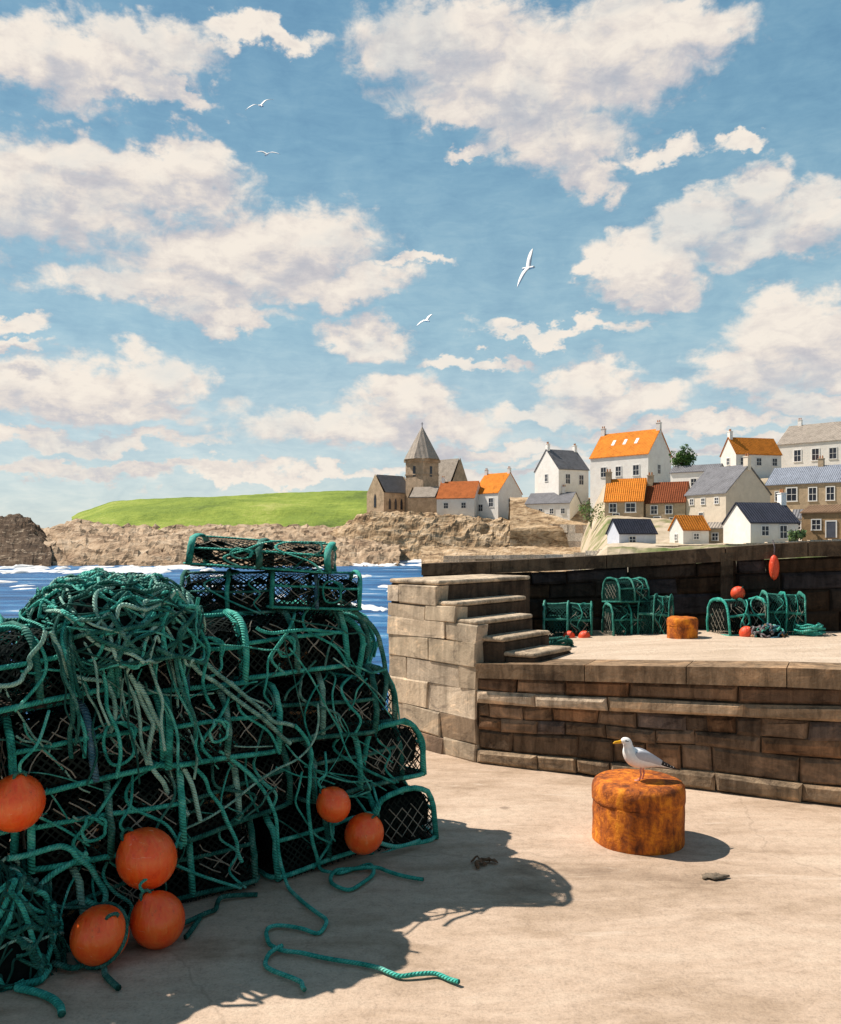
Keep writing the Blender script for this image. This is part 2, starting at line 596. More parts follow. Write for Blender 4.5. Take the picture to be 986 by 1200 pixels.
M['buoy'] = material('orange_float', fn_buoy((.95, .095, .012), (.62, .04, .010)), .22, .6)
M['buoy_red'] = material('red_float', fn_buoy((.72, .06, .02), (.36, .025, .012)), .45, .4)


def fn_rust(t, o, w):
    n = t.noise(o, 8, 8, .72, .5)
    n2 = t.noise(t.mapping(o, (3.2, 3.2, 1)), 4.5, 6, .72, .4)
    f = t.m('ADD', t.m('MULTIPLY', n, .6), t.m('MULTIPLY', n2, .4))
    col = t.ramp(f, [(.33, (.06, .018, .007)), (.43, (.20, .05, .010)), (.5, (.45, .115, .013)), (.57, (.72, .22, .015)), (.66, (.88, .35, .025)), (.78, (.60, .25, .12))])
    return col, t.m('ADD', f, t.m('MULTIPLY', t.noise(o, 45, 5, .7), .4)), .025


M['rust'] = material('rusty_iron', fn_rust, .75, .3)


def roof_mat(name, c, bump=.12, var=.3):
    def fn(t, o, w):
        n = t.noise(o, .7, 6, .7, .6)
        n2 = t.noise(o, 4, 4, .6)
        uv = t.add('ShaderNodeUVMap').outputs[0]
        s = t.add('ShaderNodeSeparateXYZ', {0: uv})
        rows = t.m('FRACT', t.m('MULTIPLY', s.outputs[1], 2.6))
        cols = t.m('SINE', t.m('MULTIPLY', s.outputs[0], 19.0))
        f = t.m('ADD', t.m('MULTIPLY', n, .65), t.m('MULTIPLY', n2, .35))
        col = t.ramp(f, [(.3, sc(c, 1 - var * 1.5)), (.5, c), (.72, sc(c, 1 + var))])
        h = t.m('ADD', t.m('MULTIPLY', rows, .7), t.m('ADD', t.m('MULTIPLY', cols, .4), n2))
        return col, h, bump
    return material(name, fn, .85, .15)


M['r_orange'] = roof_mat('orange_pantiles', (.72, .235, .03))
M['r_red'] = roof_mat('red_pantiles', (.47, .14, .04))
M['r_brick'] = roof_mat('dark_red_pantiles', (.22, .062, .024))
M['r_grey'] = roof_mat('grey_slate', (.20, .20, .215))
M['r_blue'] = roof_mat('blue_grey_slate', (.25, .28, .34))
M['r_navy'] = roof_mat('dark_slate', (.06, .064, .09))
M['r_stone'] = roof_mat('stone_slab_roof', (.37, .32, .27))
M['r_brown'] = roof_mat('brown_slab_roof', (.20, .125, .075))
M['w_white'] = mottled('white_harling', (.88, .85, .80), .13, .6, .04, .9)
M['w_cream'] = mottled('cream_harling', (.74, .65, .53), .14, .9, .04, .9)
M['w_tan'] = mottled('sandstone_wall', (.48, .37, .25), .3, .9, .06, .9)
M['w_brown'] = mottled('brown_stone_wall', (.30, .20, .11), .35, 1.1, .06, .9)
M['w_blue'] = mottled('pale_blue_harling', (.62, .65, .72), .12, .9, .04, .9)
M['w_church'] = mottled('church_sandstone', (.44, .335, .235), .5, .45, .15, .9)
M['frame'] = mottled('white_window_frame', (.78, .77, .75), .08, 3, .0, .6)
M['glass'] = mottled('dark_window_glass', (.03, .035, .05), .3, 1, .0, .12, .5)
M['door'] = mottled('dark_door_paint', (.09, .10, .13), .3, 1, .0, .5)
M['pot'] = mottled('terracotta_pot', (.50, .22, .10), .2, 4, .0, .8)

# ------------------------------------------------------------------ quay (foreground)
mb = MB()
ring = [(-14, -12), (30, -12), (30, 9.2), (-.1, 9.4), (-14, 9.6)]
n = len(ring)
mb.face([mb.vert((x, y, 0)) for x, y in ring])
lo = [mb.vert((x, y, -4.5)) for x, y in ring]
hi = [mb.vert((x, y, 0)) for x, y in ring]
for i in range(n):
    j = (i + 1) % n
    mb.face([lo[i], lo[j], hi[j], hi[i]])
struct(mb.build('quay', M['ground']))

# ------------------------------------------------------------------ raised quay: wall, steps, deck, parapet
C1 = Vector((.525, 7.84))
uF = Vector((.895, -.446)).normalized()
nF = Vector((-uF.y * -1, -uF.x)) if False else Vector((uF.y, -uF.x))   # outward, towards the camera
uL = Vector((-.66, .75)).normalized()
nL = Vector((-.75, -.66)).normalized()
bD = Vector((.62, .785)).normalized()
TL = 1.26
C0 = C1 + uL * TL
SMAX = 14.0


def deck_z(s):
    return interp(s, [(0, .905), (3.0, 1.056), (SMAX, 1.08)])


def blocks(mb, base, u, nrm, s0, s1, courses, topfun, rnd, wmin, wmax, jit=.014, g=.003, bv=.026):
    """courses: (z0,z1 as fraction of the top, proud, colour choices)"""
    for (a, b, proud, cols, wm) in courses:
        s = s0
        first = True
        while s < s1 - .02:
            w = rnd.uniform(wmin, wmax) * wm
            if first:
                w *= rnd.uniform(.5, 1)
                first = False
            e = min(s + w, s1)
            if s1 - e < .12:
                e = s1
            zz = []
            for q in (s + g, e - g):
                zz.append((topfun(q) * a + g, topfun(q) * b - g))
            pr = proud + rnd.uniform(-jit, jit)
            c = rnd.choice(cols)
            k = rnd.uniform(.8, 1.2)
            mb.cc = tuple(x * k for x in c)

            def pt(q, z, off):
                p = base + u * (q + .03 * mn.noise(Vector((q * 2.1, z * 5, 4.4)))) + nrm * off
                z += .022 * mn.noise(Vector((q * 1.7, z * 2.5, 8.8)))
                return (p.x + rnd.uniform(-.009, .009), p.y, z + rnd.uniform(-.01, .01))
            S, E = s + g, e - g
            back = [pt(S, zz[0][0], -.12), pt(E, zz[1][0], -.12), pt(E, zz[1][1], -.12), pt(S, zz[0][1], -.12)]
            mid = [pt(S, zz[0][0], pr - bv), pt(E, zz[1][0], pr - bv), pt(E, zz[1][1], pr - bv), pt(S, zz[0][1], pr - bv)]
            fr = [pt(S + bv, zz[0][0] + bv, pr), pt(E - bv, zz[1][0] + bv, pr), pt(E - bv, zz[1][1] - bv, pr), pt(S + bv, zz[0][1] - bv, pr)]
            I = [[mb.vert(p) for p in L] for L in (back, mid, fr)]
            mb.face(I[2])
            for A, B in ((I[0], I[1]), (I[1], I[2])):
                for k2 in range(4):
                    j2 = (k2 + 1) % 4
                    mb.face([A[k2], A[j2], B[j2], B[k2]])
            s = e
    mb.cc = (1, 1, 1)


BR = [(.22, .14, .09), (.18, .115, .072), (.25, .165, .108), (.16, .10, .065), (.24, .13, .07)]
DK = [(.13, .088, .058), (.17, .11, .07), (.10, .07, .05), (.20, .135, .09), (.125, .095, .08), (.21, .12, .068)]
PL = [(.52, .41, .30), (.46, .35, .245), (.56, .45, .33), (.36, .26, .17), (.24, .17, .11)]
rnd = random.Random(5)
wallo = empty('quay_wall', (0, 0, 0), 'brown shaded masonry wall holding up the raised quay behind the rusty bollard with the gull', 'wall')
mb = MB()
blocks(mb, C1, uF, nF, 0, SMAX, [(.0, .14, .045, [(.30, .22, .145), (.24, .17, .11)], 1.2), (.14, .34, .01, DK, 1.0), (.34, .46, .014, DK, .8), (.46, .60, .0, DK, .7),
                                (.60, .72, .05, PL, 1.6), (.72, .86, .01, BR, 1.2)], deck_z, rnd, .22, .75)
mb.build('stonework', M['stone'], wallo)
mb = MB()
mb.cc = (.12, .085, .058)
ln = 22
top = []
for i in range(ln):
    q = SMAX * i / (ln - 1)
    p = C1 + uF * q - nF * .04
    top.append((p, deck_z(q)))
for (p, z), (p2, z2) in zip(top, top[1:]):
    mb.quad((p.x, p.y, -.2), (p2.x, p2.y, -.2), (p2.x, p2.y, z2 * .86), (p.x, p.y, z * .86))
mb.build('mortar', M['stone'], wallo)
mb = MB()
s = 0
while s < SMAX:
    e = min(s + rnd.uniform(.7, 1.2), SMAX)
    k = rnd.uniform(.85, 1.1)
    mb.cc = (.25 * k, .17 * k, .105 * k)
    a, b = C1 + uF * (s + .004), C1 + uF * (e - .004)
    za, zb = deck_z(s), deck_z(e)
    o1, o2 = nF * .055, nF * -.36
    mb.hexa([(a.x + o1.x, a.y + o1.y, za * .86), (b.x + o1.x, b.y + o1.y, zb * .86), (b.x + o2.x, b.y + o2.y, zb * .86), (a.x + o2.x, a.y + o2.y, za * .86),
             (a.x + o1.x, a.y + o1.y, za + .004), (b.x + o1.x, b.y + o1.y, zb + .004), (b.x + o2.x, b.y + o2.y, zb + .004), (a.x + o2.x, a.y + o2.y, za + .004)])
    s = e
mb.build('coping', M['stone'], wallo)

# deck
PA, PB = Vector((.02, 10.43)), Vector((4.54, 9.2))
uP = (PB - PA).normalized()
nP = Vector((uP.y, -uP.x))
PLEN = 17.0


def par_top(s):
    return interp(s, [(0, 1.765), (1.6, 1.83), (4.7, 2.055), (PLEN, 2.1)])


mb = MB()
rows = []
for i in range(12):
    q = SMAX * i / 11
    a = C1 + uF * q - nF * .3
    b = PA + uP * (q * 1.02)
    rows.append([(lerp(a.x, b.x, t), lerp(a.y, b.y, t), deck_z(q)) for t in (0, .33, .66, 1.05)])
mb.grid(rows)
struct(mb.build('raised_quay', M['deck']))



def wall_pt(px, off):
    """point on the raised quay, off metres in front of the parapet, in the direction of this pixel column"""
    k = (px - 493) / F
    q = PA + nP * off
    t = q.dot(nP) / (k * nP.x + nP.y)
    p = Vector((k * t, t))
    return Vector((p.x, p.y, deck_z(max(0, (p - C1).dot(uF)))))


# parapet
paro = empty('parapet_wall', (PA.x, PA.y, 0), 'dark weathered harbour parapet wall running behind the raised quay below the village', 'wall')
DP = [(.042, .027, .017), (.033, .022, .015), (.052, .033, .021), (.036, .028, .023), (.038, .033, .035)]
mb = MB()
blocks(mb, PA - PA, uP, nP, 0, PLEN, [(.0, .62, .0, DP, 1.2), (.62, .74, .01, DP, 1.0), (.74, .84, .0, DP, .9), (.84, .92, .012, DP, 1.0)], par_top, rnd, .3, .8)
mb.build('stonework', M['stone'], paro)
mb = MB()
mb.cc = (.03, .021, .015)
a, b = uP * 0 - nP * .04, uP * PLEN - nP * .04
a2, b2 = a - nP * .46, b - nP * .46
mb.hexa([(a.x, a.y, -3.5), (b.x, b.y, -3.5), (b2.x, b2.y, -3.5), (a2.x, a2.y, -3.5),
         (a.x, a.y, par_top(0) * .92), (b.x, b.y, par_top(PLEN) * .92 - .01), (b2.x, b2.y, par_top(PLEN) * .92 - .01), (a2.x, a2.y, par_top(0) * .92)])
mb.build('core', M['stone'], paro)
mb = MB()
s = 0
while s < PLEN:
    e = min(s + rnd.uniform(.8, 1.4), PLEN)
    k = rnd.uniform(.8, 1.15)
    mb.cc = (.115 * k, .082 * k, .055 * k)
    a, b = uP * (s + .005), uP * (e - .005)
    za, zb = par_top(s), par_top(e)
    o1, o2 = nP * .05, nP * -.55
    mb.hexa([(a.x + o1.x, a.y + o1.y, za * .92), (b.x + o1.x, b.y + o1.y, zb * .92), (b.x + o2.x, b.y + o2.y, zb * .92), (a.x + o2.x, a.y + o2.y, za * .92),
             (a.x + o1.x, a.y + o1.y, za), (b.x + o1.x, b.y + o1.y, zb), (b.x + o2.x, b.y + o2.y, zb), (a.x + o2.x, a.y + o2.y, za)])
    s = e
mb.build('coping', M['stone'], paro)
mb = MB()
mb.cc = (.085, .065, .045)
a = uP * 3.52
mb.box((a.x, a.y + .02, 1.42), (.13, .16, .96), math.atan2(uP.y, uP.x))
mb.build('buttress', M['stone'], paro)

# steps with the pale end face
stairs = empty('stone_steps', (C1.x, C1.y, 0), 'pale stone steps and end face at the seaward end of the raised quay', 'steps')


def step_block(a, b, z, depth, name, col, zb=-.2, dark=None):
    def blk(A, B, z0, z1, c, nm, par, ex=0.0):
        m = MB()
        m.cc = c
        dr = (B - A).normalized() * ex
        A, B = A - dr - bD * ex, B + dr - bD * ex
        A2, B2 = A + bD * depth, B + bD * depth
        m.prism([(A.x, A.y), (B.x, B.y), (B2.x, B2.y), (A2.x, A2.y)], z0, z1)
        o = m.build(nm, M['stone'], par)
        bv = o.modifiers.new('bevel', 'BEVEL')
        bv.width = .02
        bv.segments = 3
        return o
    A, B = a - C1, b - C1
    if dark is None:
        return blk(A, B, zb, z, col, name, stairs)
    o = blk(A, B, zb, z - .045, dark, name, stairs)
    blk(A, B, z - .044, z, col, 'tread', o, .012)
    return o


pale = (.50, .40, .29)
riser_shade = (.075, .052, .036)  # shade of the risers put into the step body colour, treads stay pale
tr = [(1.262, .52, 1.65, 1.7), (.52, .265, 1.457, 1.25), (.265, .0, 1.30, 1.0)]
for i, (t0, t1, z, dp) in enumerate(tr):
    step_block(C1 + uL * t0 + nL * .004 * i, C1 + uL * (t1 + .003) + nL * .004 * i, z, dp, 'step', sc(pale, 1 - .04 * i), dark=riser_shade)
step_block(C1 - nF * .06 + uF * .004, C1 + uF * .23 - nF * .06, 1.15, .85, 'step', (.42, .33, .235), .5, dark=riser_shade)
step_block(C1 + uF * .234 - nF * .08, C1 + uF * .52 - nF * .08, 1.02, .7, 'step', (.42, .33, .235), .5, dark=riser_shade)
mb = MB()
rnd = random.Random(9)
PF = [(.50, .40, .29), (.48, .385, .275), (.54, .44, .325), (.46, .37, .265), (.50, .41, .31)]
PF2 = [(.42, .34, .25), (.30, .22, .15), (.5, .4, .3), (.2, .14, .1)]
blocks(mb, C1 * 0 + nL * .0, uL, nL, .0, TL, [(.0, .10, .045, PF2, 1.0), (.10, .24, .034, PF2, 1), (.24, .40, .034, PF, 1), (.40, .53, .032, PF, 1), (.53, .66, .034, PF, .9), (.66, .760, .032, PF, 1)],
       lambda q: 1.65, rnd, .35, .9, .008, .001, .008)
blocks(mb, C1 * 0, uL, nL, .27, TL, [(.762, .855, .034, PF, 1)], lambda q: 1.65, rnd, .3, .8, .008, .001, .008)
blocks(mb, C1 * 0, uL, nL, .525, TL, [(.857, .970, .034, PF, 1)], lambda q: 1.65, rnd, .3, .8, .008, .001, .008)
mb.build('facing_stone', M['stone_pale'], stairs)
# ground under the wing between steps and parapet, seaward
mb = MB()
mb.cc = (.3, .23, .16)
q0 = C0 + bD * 1.72
mb.prism([(C0.x + .05, C0.y + .02), (q0.x - .02, q0.y), (PA.x + .1, PA.y + .3), (C0.x + .1, C0.y + 1.1)], -3.5, 1.1)
mb.build('rear_mass', M['stone'], None)
bpy.data.objects['rear_mass'].parent = stairs
bpy.data.objects['rear_mass'].location = (-C1.x, -C1.y, 0)

# ------------------------------------------------------------------ sea
mb = MB()
S = 25000
mb.quad((-S, -S, SEA), (S, -S, SEA), (S, S, SEA), (-S, S, SEA))
struct(mb.build('sea', M['sea']))
mb = MB()
rnd = random.Random(3)
for k in range(190):
    if k < 62:
        px, py = rnd.uniform(-300, 480), rnd.uniform(663, 720)
        L = rnd.uniform(8, 34)
    else:
        px = rnd.uniform(385, 640) if k < 122 else rnd.uniform(-200, 240)
        py = rnd.uniform(655.5, 664) if k < 122 else rnd.uniform(664, 671)
        L = rnd.uniform(14, 46)
    d = (EYE - SEA) * F / (py - HZ)
    c = P(px, py, d)
    L = L * d / F
    W = L * rnd.uniform(.9, 2.0) + 2.0
    hgt = d * .0022 * rnd.uniform(.5, 1.8)
    rows = []
    for i in range(9):
        t = i / 8 * 2 - 1
        wv = (1 - t * t) ** .7
        off = mn.noise(Vector((k * 3.1, t * 2, 0))) * W * .6
        rows.append([(c.x + t * L / 2, c.y + off + (q / 4 - .5) * W * wv, SEA - .05 + wv * hgt * (math.sin(q / 4 * math.pi)) * (1 + .7 * mn.noise(Vector((k, t * 5, q))))) for q in range(5)])
    mb.grid(rows)
struct(mb.build('sea_foam', M['foam'], smooth=True), 'stuff')


# ------------------------------------------------------------------ terrain strips
def strip(name, mat_, x0, x1, step, prof, nrow, amp, freq, seed, kind='structure', rid=True, skirt=30):
    """prof(px) -> list of (d, z) control points from foot to top"""
    mb = MB()
    px = x0
    rows = []
    while px <= x1:
        cp = prof(px)
        row = []
        for i in range(nrow):
            t = i / (nrow - 1) * (len(cp) - 1)
            k = min(int(t), len(cp) - 2)
            f = t - k
            d = lerp(cp[k][0], cp[k + 1][0], f)
            z = lerp(cp[k][1], cp[k + 1][1], f)
            x = (px - 493) / F * d
            q = Vector((x * freq, d * freq, z * freq * 1.5 + seed))
            nz = (mn.ridged_multi_fractal(q, .8, 2.1, 6, 1.0, 2.0) - 1.1) if rid else mn.fractal(q, .8, 2.1, 5)
            fade = 1.0
            row.append((x + amp * .5 * mn.noise(q * 2.3), d + amp * .8 * mn.noise(q * 1.7 + Vector((9, 0, 0))), z + nz * amp * fade * (.25 if i == 0 else 1)))
        row.append((row[-1][0], row[-1][1] + skirt, row[-1][2] - skirt))
        rows.append(row)
        px += step
    mb.grid([list(r) for r in zip(*rows)])
    return struct(mb.build(name, mat_, smooth=False), kind)


def zy(py, d):
    return EYE - (py - HZ) / F * d


# left shore rocks below the green headland
topy = [(-900, 632), (0, 630), (40, 624), (60, 619), (90, 611), (120, 616), (200, 618), (300, 617), (400, 618), (470, 628)]
strip('shore_rocks', M['shore'], -900, 470, 3.5, lambda px: [(158, SEA - 1.5), (172, SEA + .3), (195, lerp(zy(650, 195), zy(638, 195), .5 + .5 * math.sin(px * .013))), (235, zy(interp(px, topy) + 12, 235)), (268, zy(interp(px, topy), 268))], 34, 1.5, .16, 0)
hy = [(60, 622), (92, 602), (130, 588.5), (165, 585.5), (230, 582.5), (350, 577.5), (440, 576), (560, 585), (640, 600)]
strip('headland', M['grass'], 84, 640, 4, lambda px: [(262, zy(max(interp(px, topy) + 6, interp(px, hy) + 8), 262)), (300, lerp(zy(612, 300), zy(interp(px, hy), 300), .45)), (345, zy(interp(px, hy) + 5, 345)), (385, zy(interp(px, hy), 385)), (430, zy(interp(px, hy) + 1, 430))], 22, 1.1, .03, 4, rid=False)
# dark rock at the left edge
iy = [(-120, 628), (-40, 612), (0, 606), (20, 603), (36, 609), (48, 621), (58, 633)]
strip('shore_rocks_dark', M['rock_dark'], -120, 60, 2.5, lambda px: [(150, SEA - 2.0), (185, zy(640, 185)), (205, zy(interp(px, iy) + 8, 205)), (218, zy(interp(px, iy), 218)), (230, zy(interp(px, iy) + 4, 230))], 20, .9, .25, 7)
bpy.data.objects['shore_rocks_dark'].name = 'rocky_point'
# promontory under church and cottages
py_ = [(372, 634), (400, 618), (420, 604), (440, 600), (480, 600), (520, 602), (560, 606), (610, 608), (700, 611), (790, 616)]
strip('promontory', M['rock'], 372, 790, 2.2, lambda px: [(222, SEA - 1.5), (229, zy(650, 229)), (233, zy(lerp(650, interp(px, py_), .4), 233)), (238, zy(lerp(650, interp(px, py_), .8), 238)), (243, zy(interp(px, py_) + 1, 243)), (300, zy(interp(px, py_), 243) + 1.2)], 30, 1.0, .2, 12, skirt=4)
# village slope
vz = [(92, -2.6), (97, 1.6), (112, 2.1), (124, 3.2), (136, 5.4), (150, 8.0), (170, 11.9), (182, 16.6), (240, 19)]
strip('village_hill', M['village'], 676, 1700, 6, lambda px: [(d, z if px > 712 or d < 93 else lerp(-3, z, max(0, (px - 676) / 36) ** .7)) for d, z in vz], 30, .35, .2, 21, rid=False, skirt=15)

strip('village_bank', M['rock'], 598, 735, 4, lambda px: [(189, zy(645, 189)), (190.5, zy(619, 190)), (194, zy(615, 194)), (199, zy(602, 199)), (206, zy(584, 206)), (240, zy(583, 240))], 24, .3, .2, 31, rid=False, skirt=10)
# ------------------------------------------------------------------ houses


def house(name, label, cat, A0, Cx, B1, yb, ye, yr, d, alpha, ridge, wall, roof, winA=(), winB=(), chim=(), doorA=None, gable_wall=None, pitchlift=0, skylights=(), group='houses of the village'):
    """A0,Cx,B1: pixel columns of the left end of face A, the shared corner, the right end of face B"""
    th = math.atan((Cx - 493) / F)
    ph = th + R(alpha)
    n = Vector((-math.sin(ph), -math.cos(ph)))
    u = Vector((math.cos(ph), -math.sin(ph)))
    corner = P(Cx, yb, d)
    z0 = corner.z
    Pc = Vector((corner.x, corner.y))

    def solve(k, dr):
        return (k * Pc.y - Pc.x) / (dr.x - k * dr.y)
    LA = solve((A0 - 493) / F, -u)
    LB = solve((B1 - 493) / F, -n)
    ze = zy(ye, d) - z0
    if ridge == 'A':
        rm = Pc - n * LB / 2
    else:
        rm = Pc - u * LA / 2
    zr = zy(yr, rm.y) - z0
    zr = max(zr, ze + .6)
    root = empty(name, corner, label, cat, group)
    fA = [Vector((0, 0)), -u * LA, -u * LA - n * LB, -n * LB]          # corner, left, back-left, right
    # walls with gables
    mb = MB()
    base = -5.0
    e = ze - .02
    lo = [mb.vert((p.x, p.y, base)) for p in fA]
    hi = [mb.vert((p.x, p.y, e)) for p in fA]
    for i in range(4):
        j = (i + 1) % 4
        if (ridge == 'A' and i in (1, 3)) or (ridge == 'B' and i in (0, 2)):
            pm = (fA[i] + fA[j]) / 2
            k = mb.vert((pm.x, pm.y, zr - .03))
            mb.face([lo[j], lo[i], hi[i], k, hi[j]])
        else:
            mb.face([lo[j], lo[i], hi[i], hi[j]])
    mb.build('wall', M[wall], root)
    # roof
    if ridge == 'A':
        ax, cr, La, Lc = -u, -n, LA, LB
    else:
        ax, cr, La, Lc = -n, -u, LB, LA
    ov, oe, thk = .18, .22, .16
    mb = MB()
    sl = (zr - ze) / (Lc / 2)
    for side in (0, 1):
        a_ = -oe if side == 0 else Lc + oe
        pts = []
        zed = ze - sl * oe
        for (cc, zz) in ((a_, zed), (Lc / 2, zr)):
            for aa in (-ov, La + ov):
                p = ax * aa + cr * cc
                pts.append((p.x, p.y, zz))
        e0, e1, r0, r1 = pts
        sll = math.hypot(Lc / 2, zr - ze)
        up = [mb.vert((p[0], p[1], p[2] + thk)) for p in (e0, e1, r1, r0)]
        dn = [mb.vert((p[0], p[1], p[2] + .012)) for p in (e0, e1, r1, r0)]
        mb.face(up, [(0, 0), (La, 0), (La, sll), (0, sll)])
        mb.face(list(reversed(dn)))
        for i in range(4):
            j = (i + 1) % 4
            mb.face([dn[i], dn[j], up[j], up[i]])
    rf = mb.build('roof', M[roof], root)

    def chimney(frac, w=.9, h=1.3):
        p = ax * (La * frac) + cr * (Lc / 2)
        m = MB()
        ang = math.atan2(u.y, u.x)
        m.box((p.x, p.y, zr + h / 2 - .4), (w, w * .8, h + .8), ang)
        m.box((p.x, p.y, zr + h + .04), (w * 1.15, w * .95, .14), ang)
        c = m.build('chimney', M[gable_wall or wall], rf)
        for q in (-.22, .22):
            m2 = MB()
            pp = p + u * q
            m2.tube([(pp.x, pp.y, zr + h + .1), (pp.x, pp.y, zr + h + .6)], .14, 8, r_end=.11)
            m2.build('chimney_pot', M['pot'], rf)
    for f in chim:
        chimney(f)
    for (fx, fy, w, h) in skylights:
        m = MB()
        p = ax * (La * fx) + cr * (Lc / 2 * fy)
        zz = lerp(ze, zr, fy) + thk
        dz = sl * h / 2
        q = [p + ax * (-w / 2) - cr * (h / 2), p + ax * (w / 2) - cr * (h / 2), p + ax * (w / 2) + cr * (h / 2), p + ax * (-w / 2) + cr * (h / 2)]
        zs = [zz - dz, zz - dz, zz + dz, zz + dz]
        m.hexa([(a.x, a.y, b - .02) for a, b in zip(q, zs)] + [(a.x, a.y, b + .07) for a, b in zip(q, zs)])
        m.build('skylight', M['frame'], rf)

    def opening(face, fx, fz, w, h, kind='window'):
        if face == 'A':
            org, dr, nn, L = -u * LA, u, n, LA
        else:
            org, dr, nn, L = Vector((0, 0)), -n, u, LB
        Hh = ze
        c = org + dr * (L * fx)
        zc = Hh * fz
        ang = math.atan2(dr.y, dr.x)

        def slab(m, dx, dz, sw, sh, off, th_):
            p = c + dr * dx + nn * off
            m.box((p.x, p.y, zc + dz), (sw, th_, sh), ang)
        if kind == 'door':
            m = MB()
            slab(m, 0, 0, w, h, .03, .09)
            dd = m.build('door', M['door'], root)
            m = MB()
            slab(m, 0, h / 2 + .08, w + .3, .16, .03, .16)
            for sg in (-1, 1):
                slab(m, sg * (w / 2 + .075), -.0, .14, h, .03, .16)
            m.build('frame', M['frame'], dd)
            return
        m = MB()
        t_ = max(.11, w * .13)
        slab(m, 0, h / 2 + t_ / 2, w + 2 * t_, t_, .03, .14)
        slab(m, 0, -h / 2 - t_ / 2, w + 2.6 * t_, t_, .05, .2)
        for sg in (-1, 1):
            slab(m, sg * (w / 2 + t_ / 2), 0, t_, h, .03, .14)
        slab(m, 0, 0, w, .07, .03, .10)
        slab(m, 0, 0, .06, h, .03, .096)
        wdo = m.build('window', M['frame'], root)
        m = MB()
        slab(m, 0, 0, w, h, .0, .07)
        m.build('pane', M['glass'], wdo)
    for (fx, fz, w, h) in winA:
        opening('A', fx, fz, w, h)
    for (fx, fz, w, h) in winB:
        opening('B', fx, fz, w, h)
    if doorA:
        opening('A', *doorA, 'door')
    return root


house('cottage', 'low white cottage with faded red roof beside the church', 'house', 512, 556, 566, 603, 583, 564, 246, 18, 'A', 'w_white', 'r_red', [(.25, .55, 1.3, 1.5), (.72, .55, 1.3, 1.5)], chim=(.95,))
house('cottage', 'white cottage with bright orange roof at the end of the headland row', 'house', 555, 584, 612, 607, 577, 554, 244, 40, 'A', 'w_white', 'r_orange', [(.3, .42, 1.6, 1.9), (.72, .62, 1.6, 2.4)], [(.5, .62, 1.8, 2.6)], chim=(.04, .96))
house('house', 'white gabled house with grey slate roof left of the big orange roofed house', 'house', 627, 655, 690, 580, 549, 527, 200, 55, 'B', 'w_white', 'r_grey', [(.5, .7, 1.1, 1.6)], [(.3, .62, 1.2, 2.2), (.75, .6, 1.2, 2.2)], chim=(.04, .96))
house('terrace_house', 'low white terrace with dark slate roof above the stone sea wall', 'house', 616, 668, 681, 614, 589, 577, 196, 24, 'A', 'w_white', 'r_grey', [(.12, .62, .9, 1.1), (.35, .62, .9, 1.1), (.6, .62, .9, 1.1), (.85, .62, .9, 1.1)], chim=(.25,), doorA=(.48, .3, 1.0, 2.0))
house('house', 'tall white house with big orange roof and three skylights', 'house', 692, 760, 787, 582, 531, 503, 172, 30, 'A', 'w_white', 'r_orange', [(.24, .63, 1.2, 1.9), (.5, .63, 1.2, 1.9), (.8, .63, 1.3, 2.0), (.3, .22, 1.2, 1.7), (.66, .22, 1.2, 1.7)], [(.45, .66, 1.1, 1.8)], chim=(.02, .98), skylights=[(.3, .55, .7, 1.0), (.5, .55, .7, 1.0), (.7, .55, .7, 1.0)])
house('house', 'brown stone house with bright orange roof below the tall white house', 'house', 709, 754, 760, 613, 585, 561, 142, 14, 'A', 'w_tan', 'r_orange', [(.22, .66, 1.1, 1.4), (.68, .66, 1.5, 1.4), (.3, .25, 1.0, 1.3)], chim=(.97,))
house('house', 'tan stone house with dark red roof between orange and grey roofs', 'house', 757, 803, 810, 622, 587, 565, 139, 14, 'A', 'w_tan', 'r_brick', [(.22, .72, 1.0, 1.3), (.6, .72, 1.0, 1.3), (.7, .3, 1.0, 1.3)], chim=(.96,), doorA=(.3, .28, 1.0, 1.9))
house('house', 'cream house with wide grey roof and tan gable in mid village', 'house', 804, 851, 903, 622, 577, 545, 132, 42, 'A', 'w_cream', 'r_grey', [(.16, .8, .7, .9), (.45, .8, .7, .9), (.78, .8, .7, .9), (.4, .4, .8, 1.1)], chim=(.03,))
house('shed', 'small blue-grey shed with dark slate roof by the harbour edge', 'shed', 712, 726, 769, 641, 624, 609, 110, 58, 'B', 'w_blue', 'r_navy', [], [(.35, .5, .9, .8)])
house('cottage', 'small white cottage with orange roof by the harbour edge', 'house', 785, 801, 831, 639, 620, 605, 110, 58, 'B', 'w_white', 'r_orange', [(.5, .5, .5, .7)], [(.5, .55, .7, .7)])
house('outhouse', 'plain tan outhouse between small orange roofed cottage and navy roofed house', 'shed', 828, 849, 856, 639, 619, 613, 112, 12, 'A', 'w_tan', 'r_stone', [(.5, .5, .7, .9)])
house('house', 'white gabled house with navy slate roof on the harbour edge', 'house', 848, 880, 936, 637, 612, 590, 104, 58, 'B', 'w_white', 'r_navy', [], [(.3, .6, .9, 1.1), (.68, .55, .9, 1.5)], chim=(.97,))
house('shed', 'white rendered lean-to between navy roofed house and brown shed', 'shed', 929, 943, 948, 632, 606, 598, 112, 22, 'A', 'w_white', 'r_grey', [(.5, .6, .6, .8)])
house('shed', 'brown stone shed with brown roof at far right of the harbour edge', 'shed', 940, 990, 1010, 632, 600, 592, 105, 18, 'A', 'w_brown', 'r_brown', [(.35, .55, 1.0, 1.2)], doorA=(.7, .36, 1.1, 2.0))
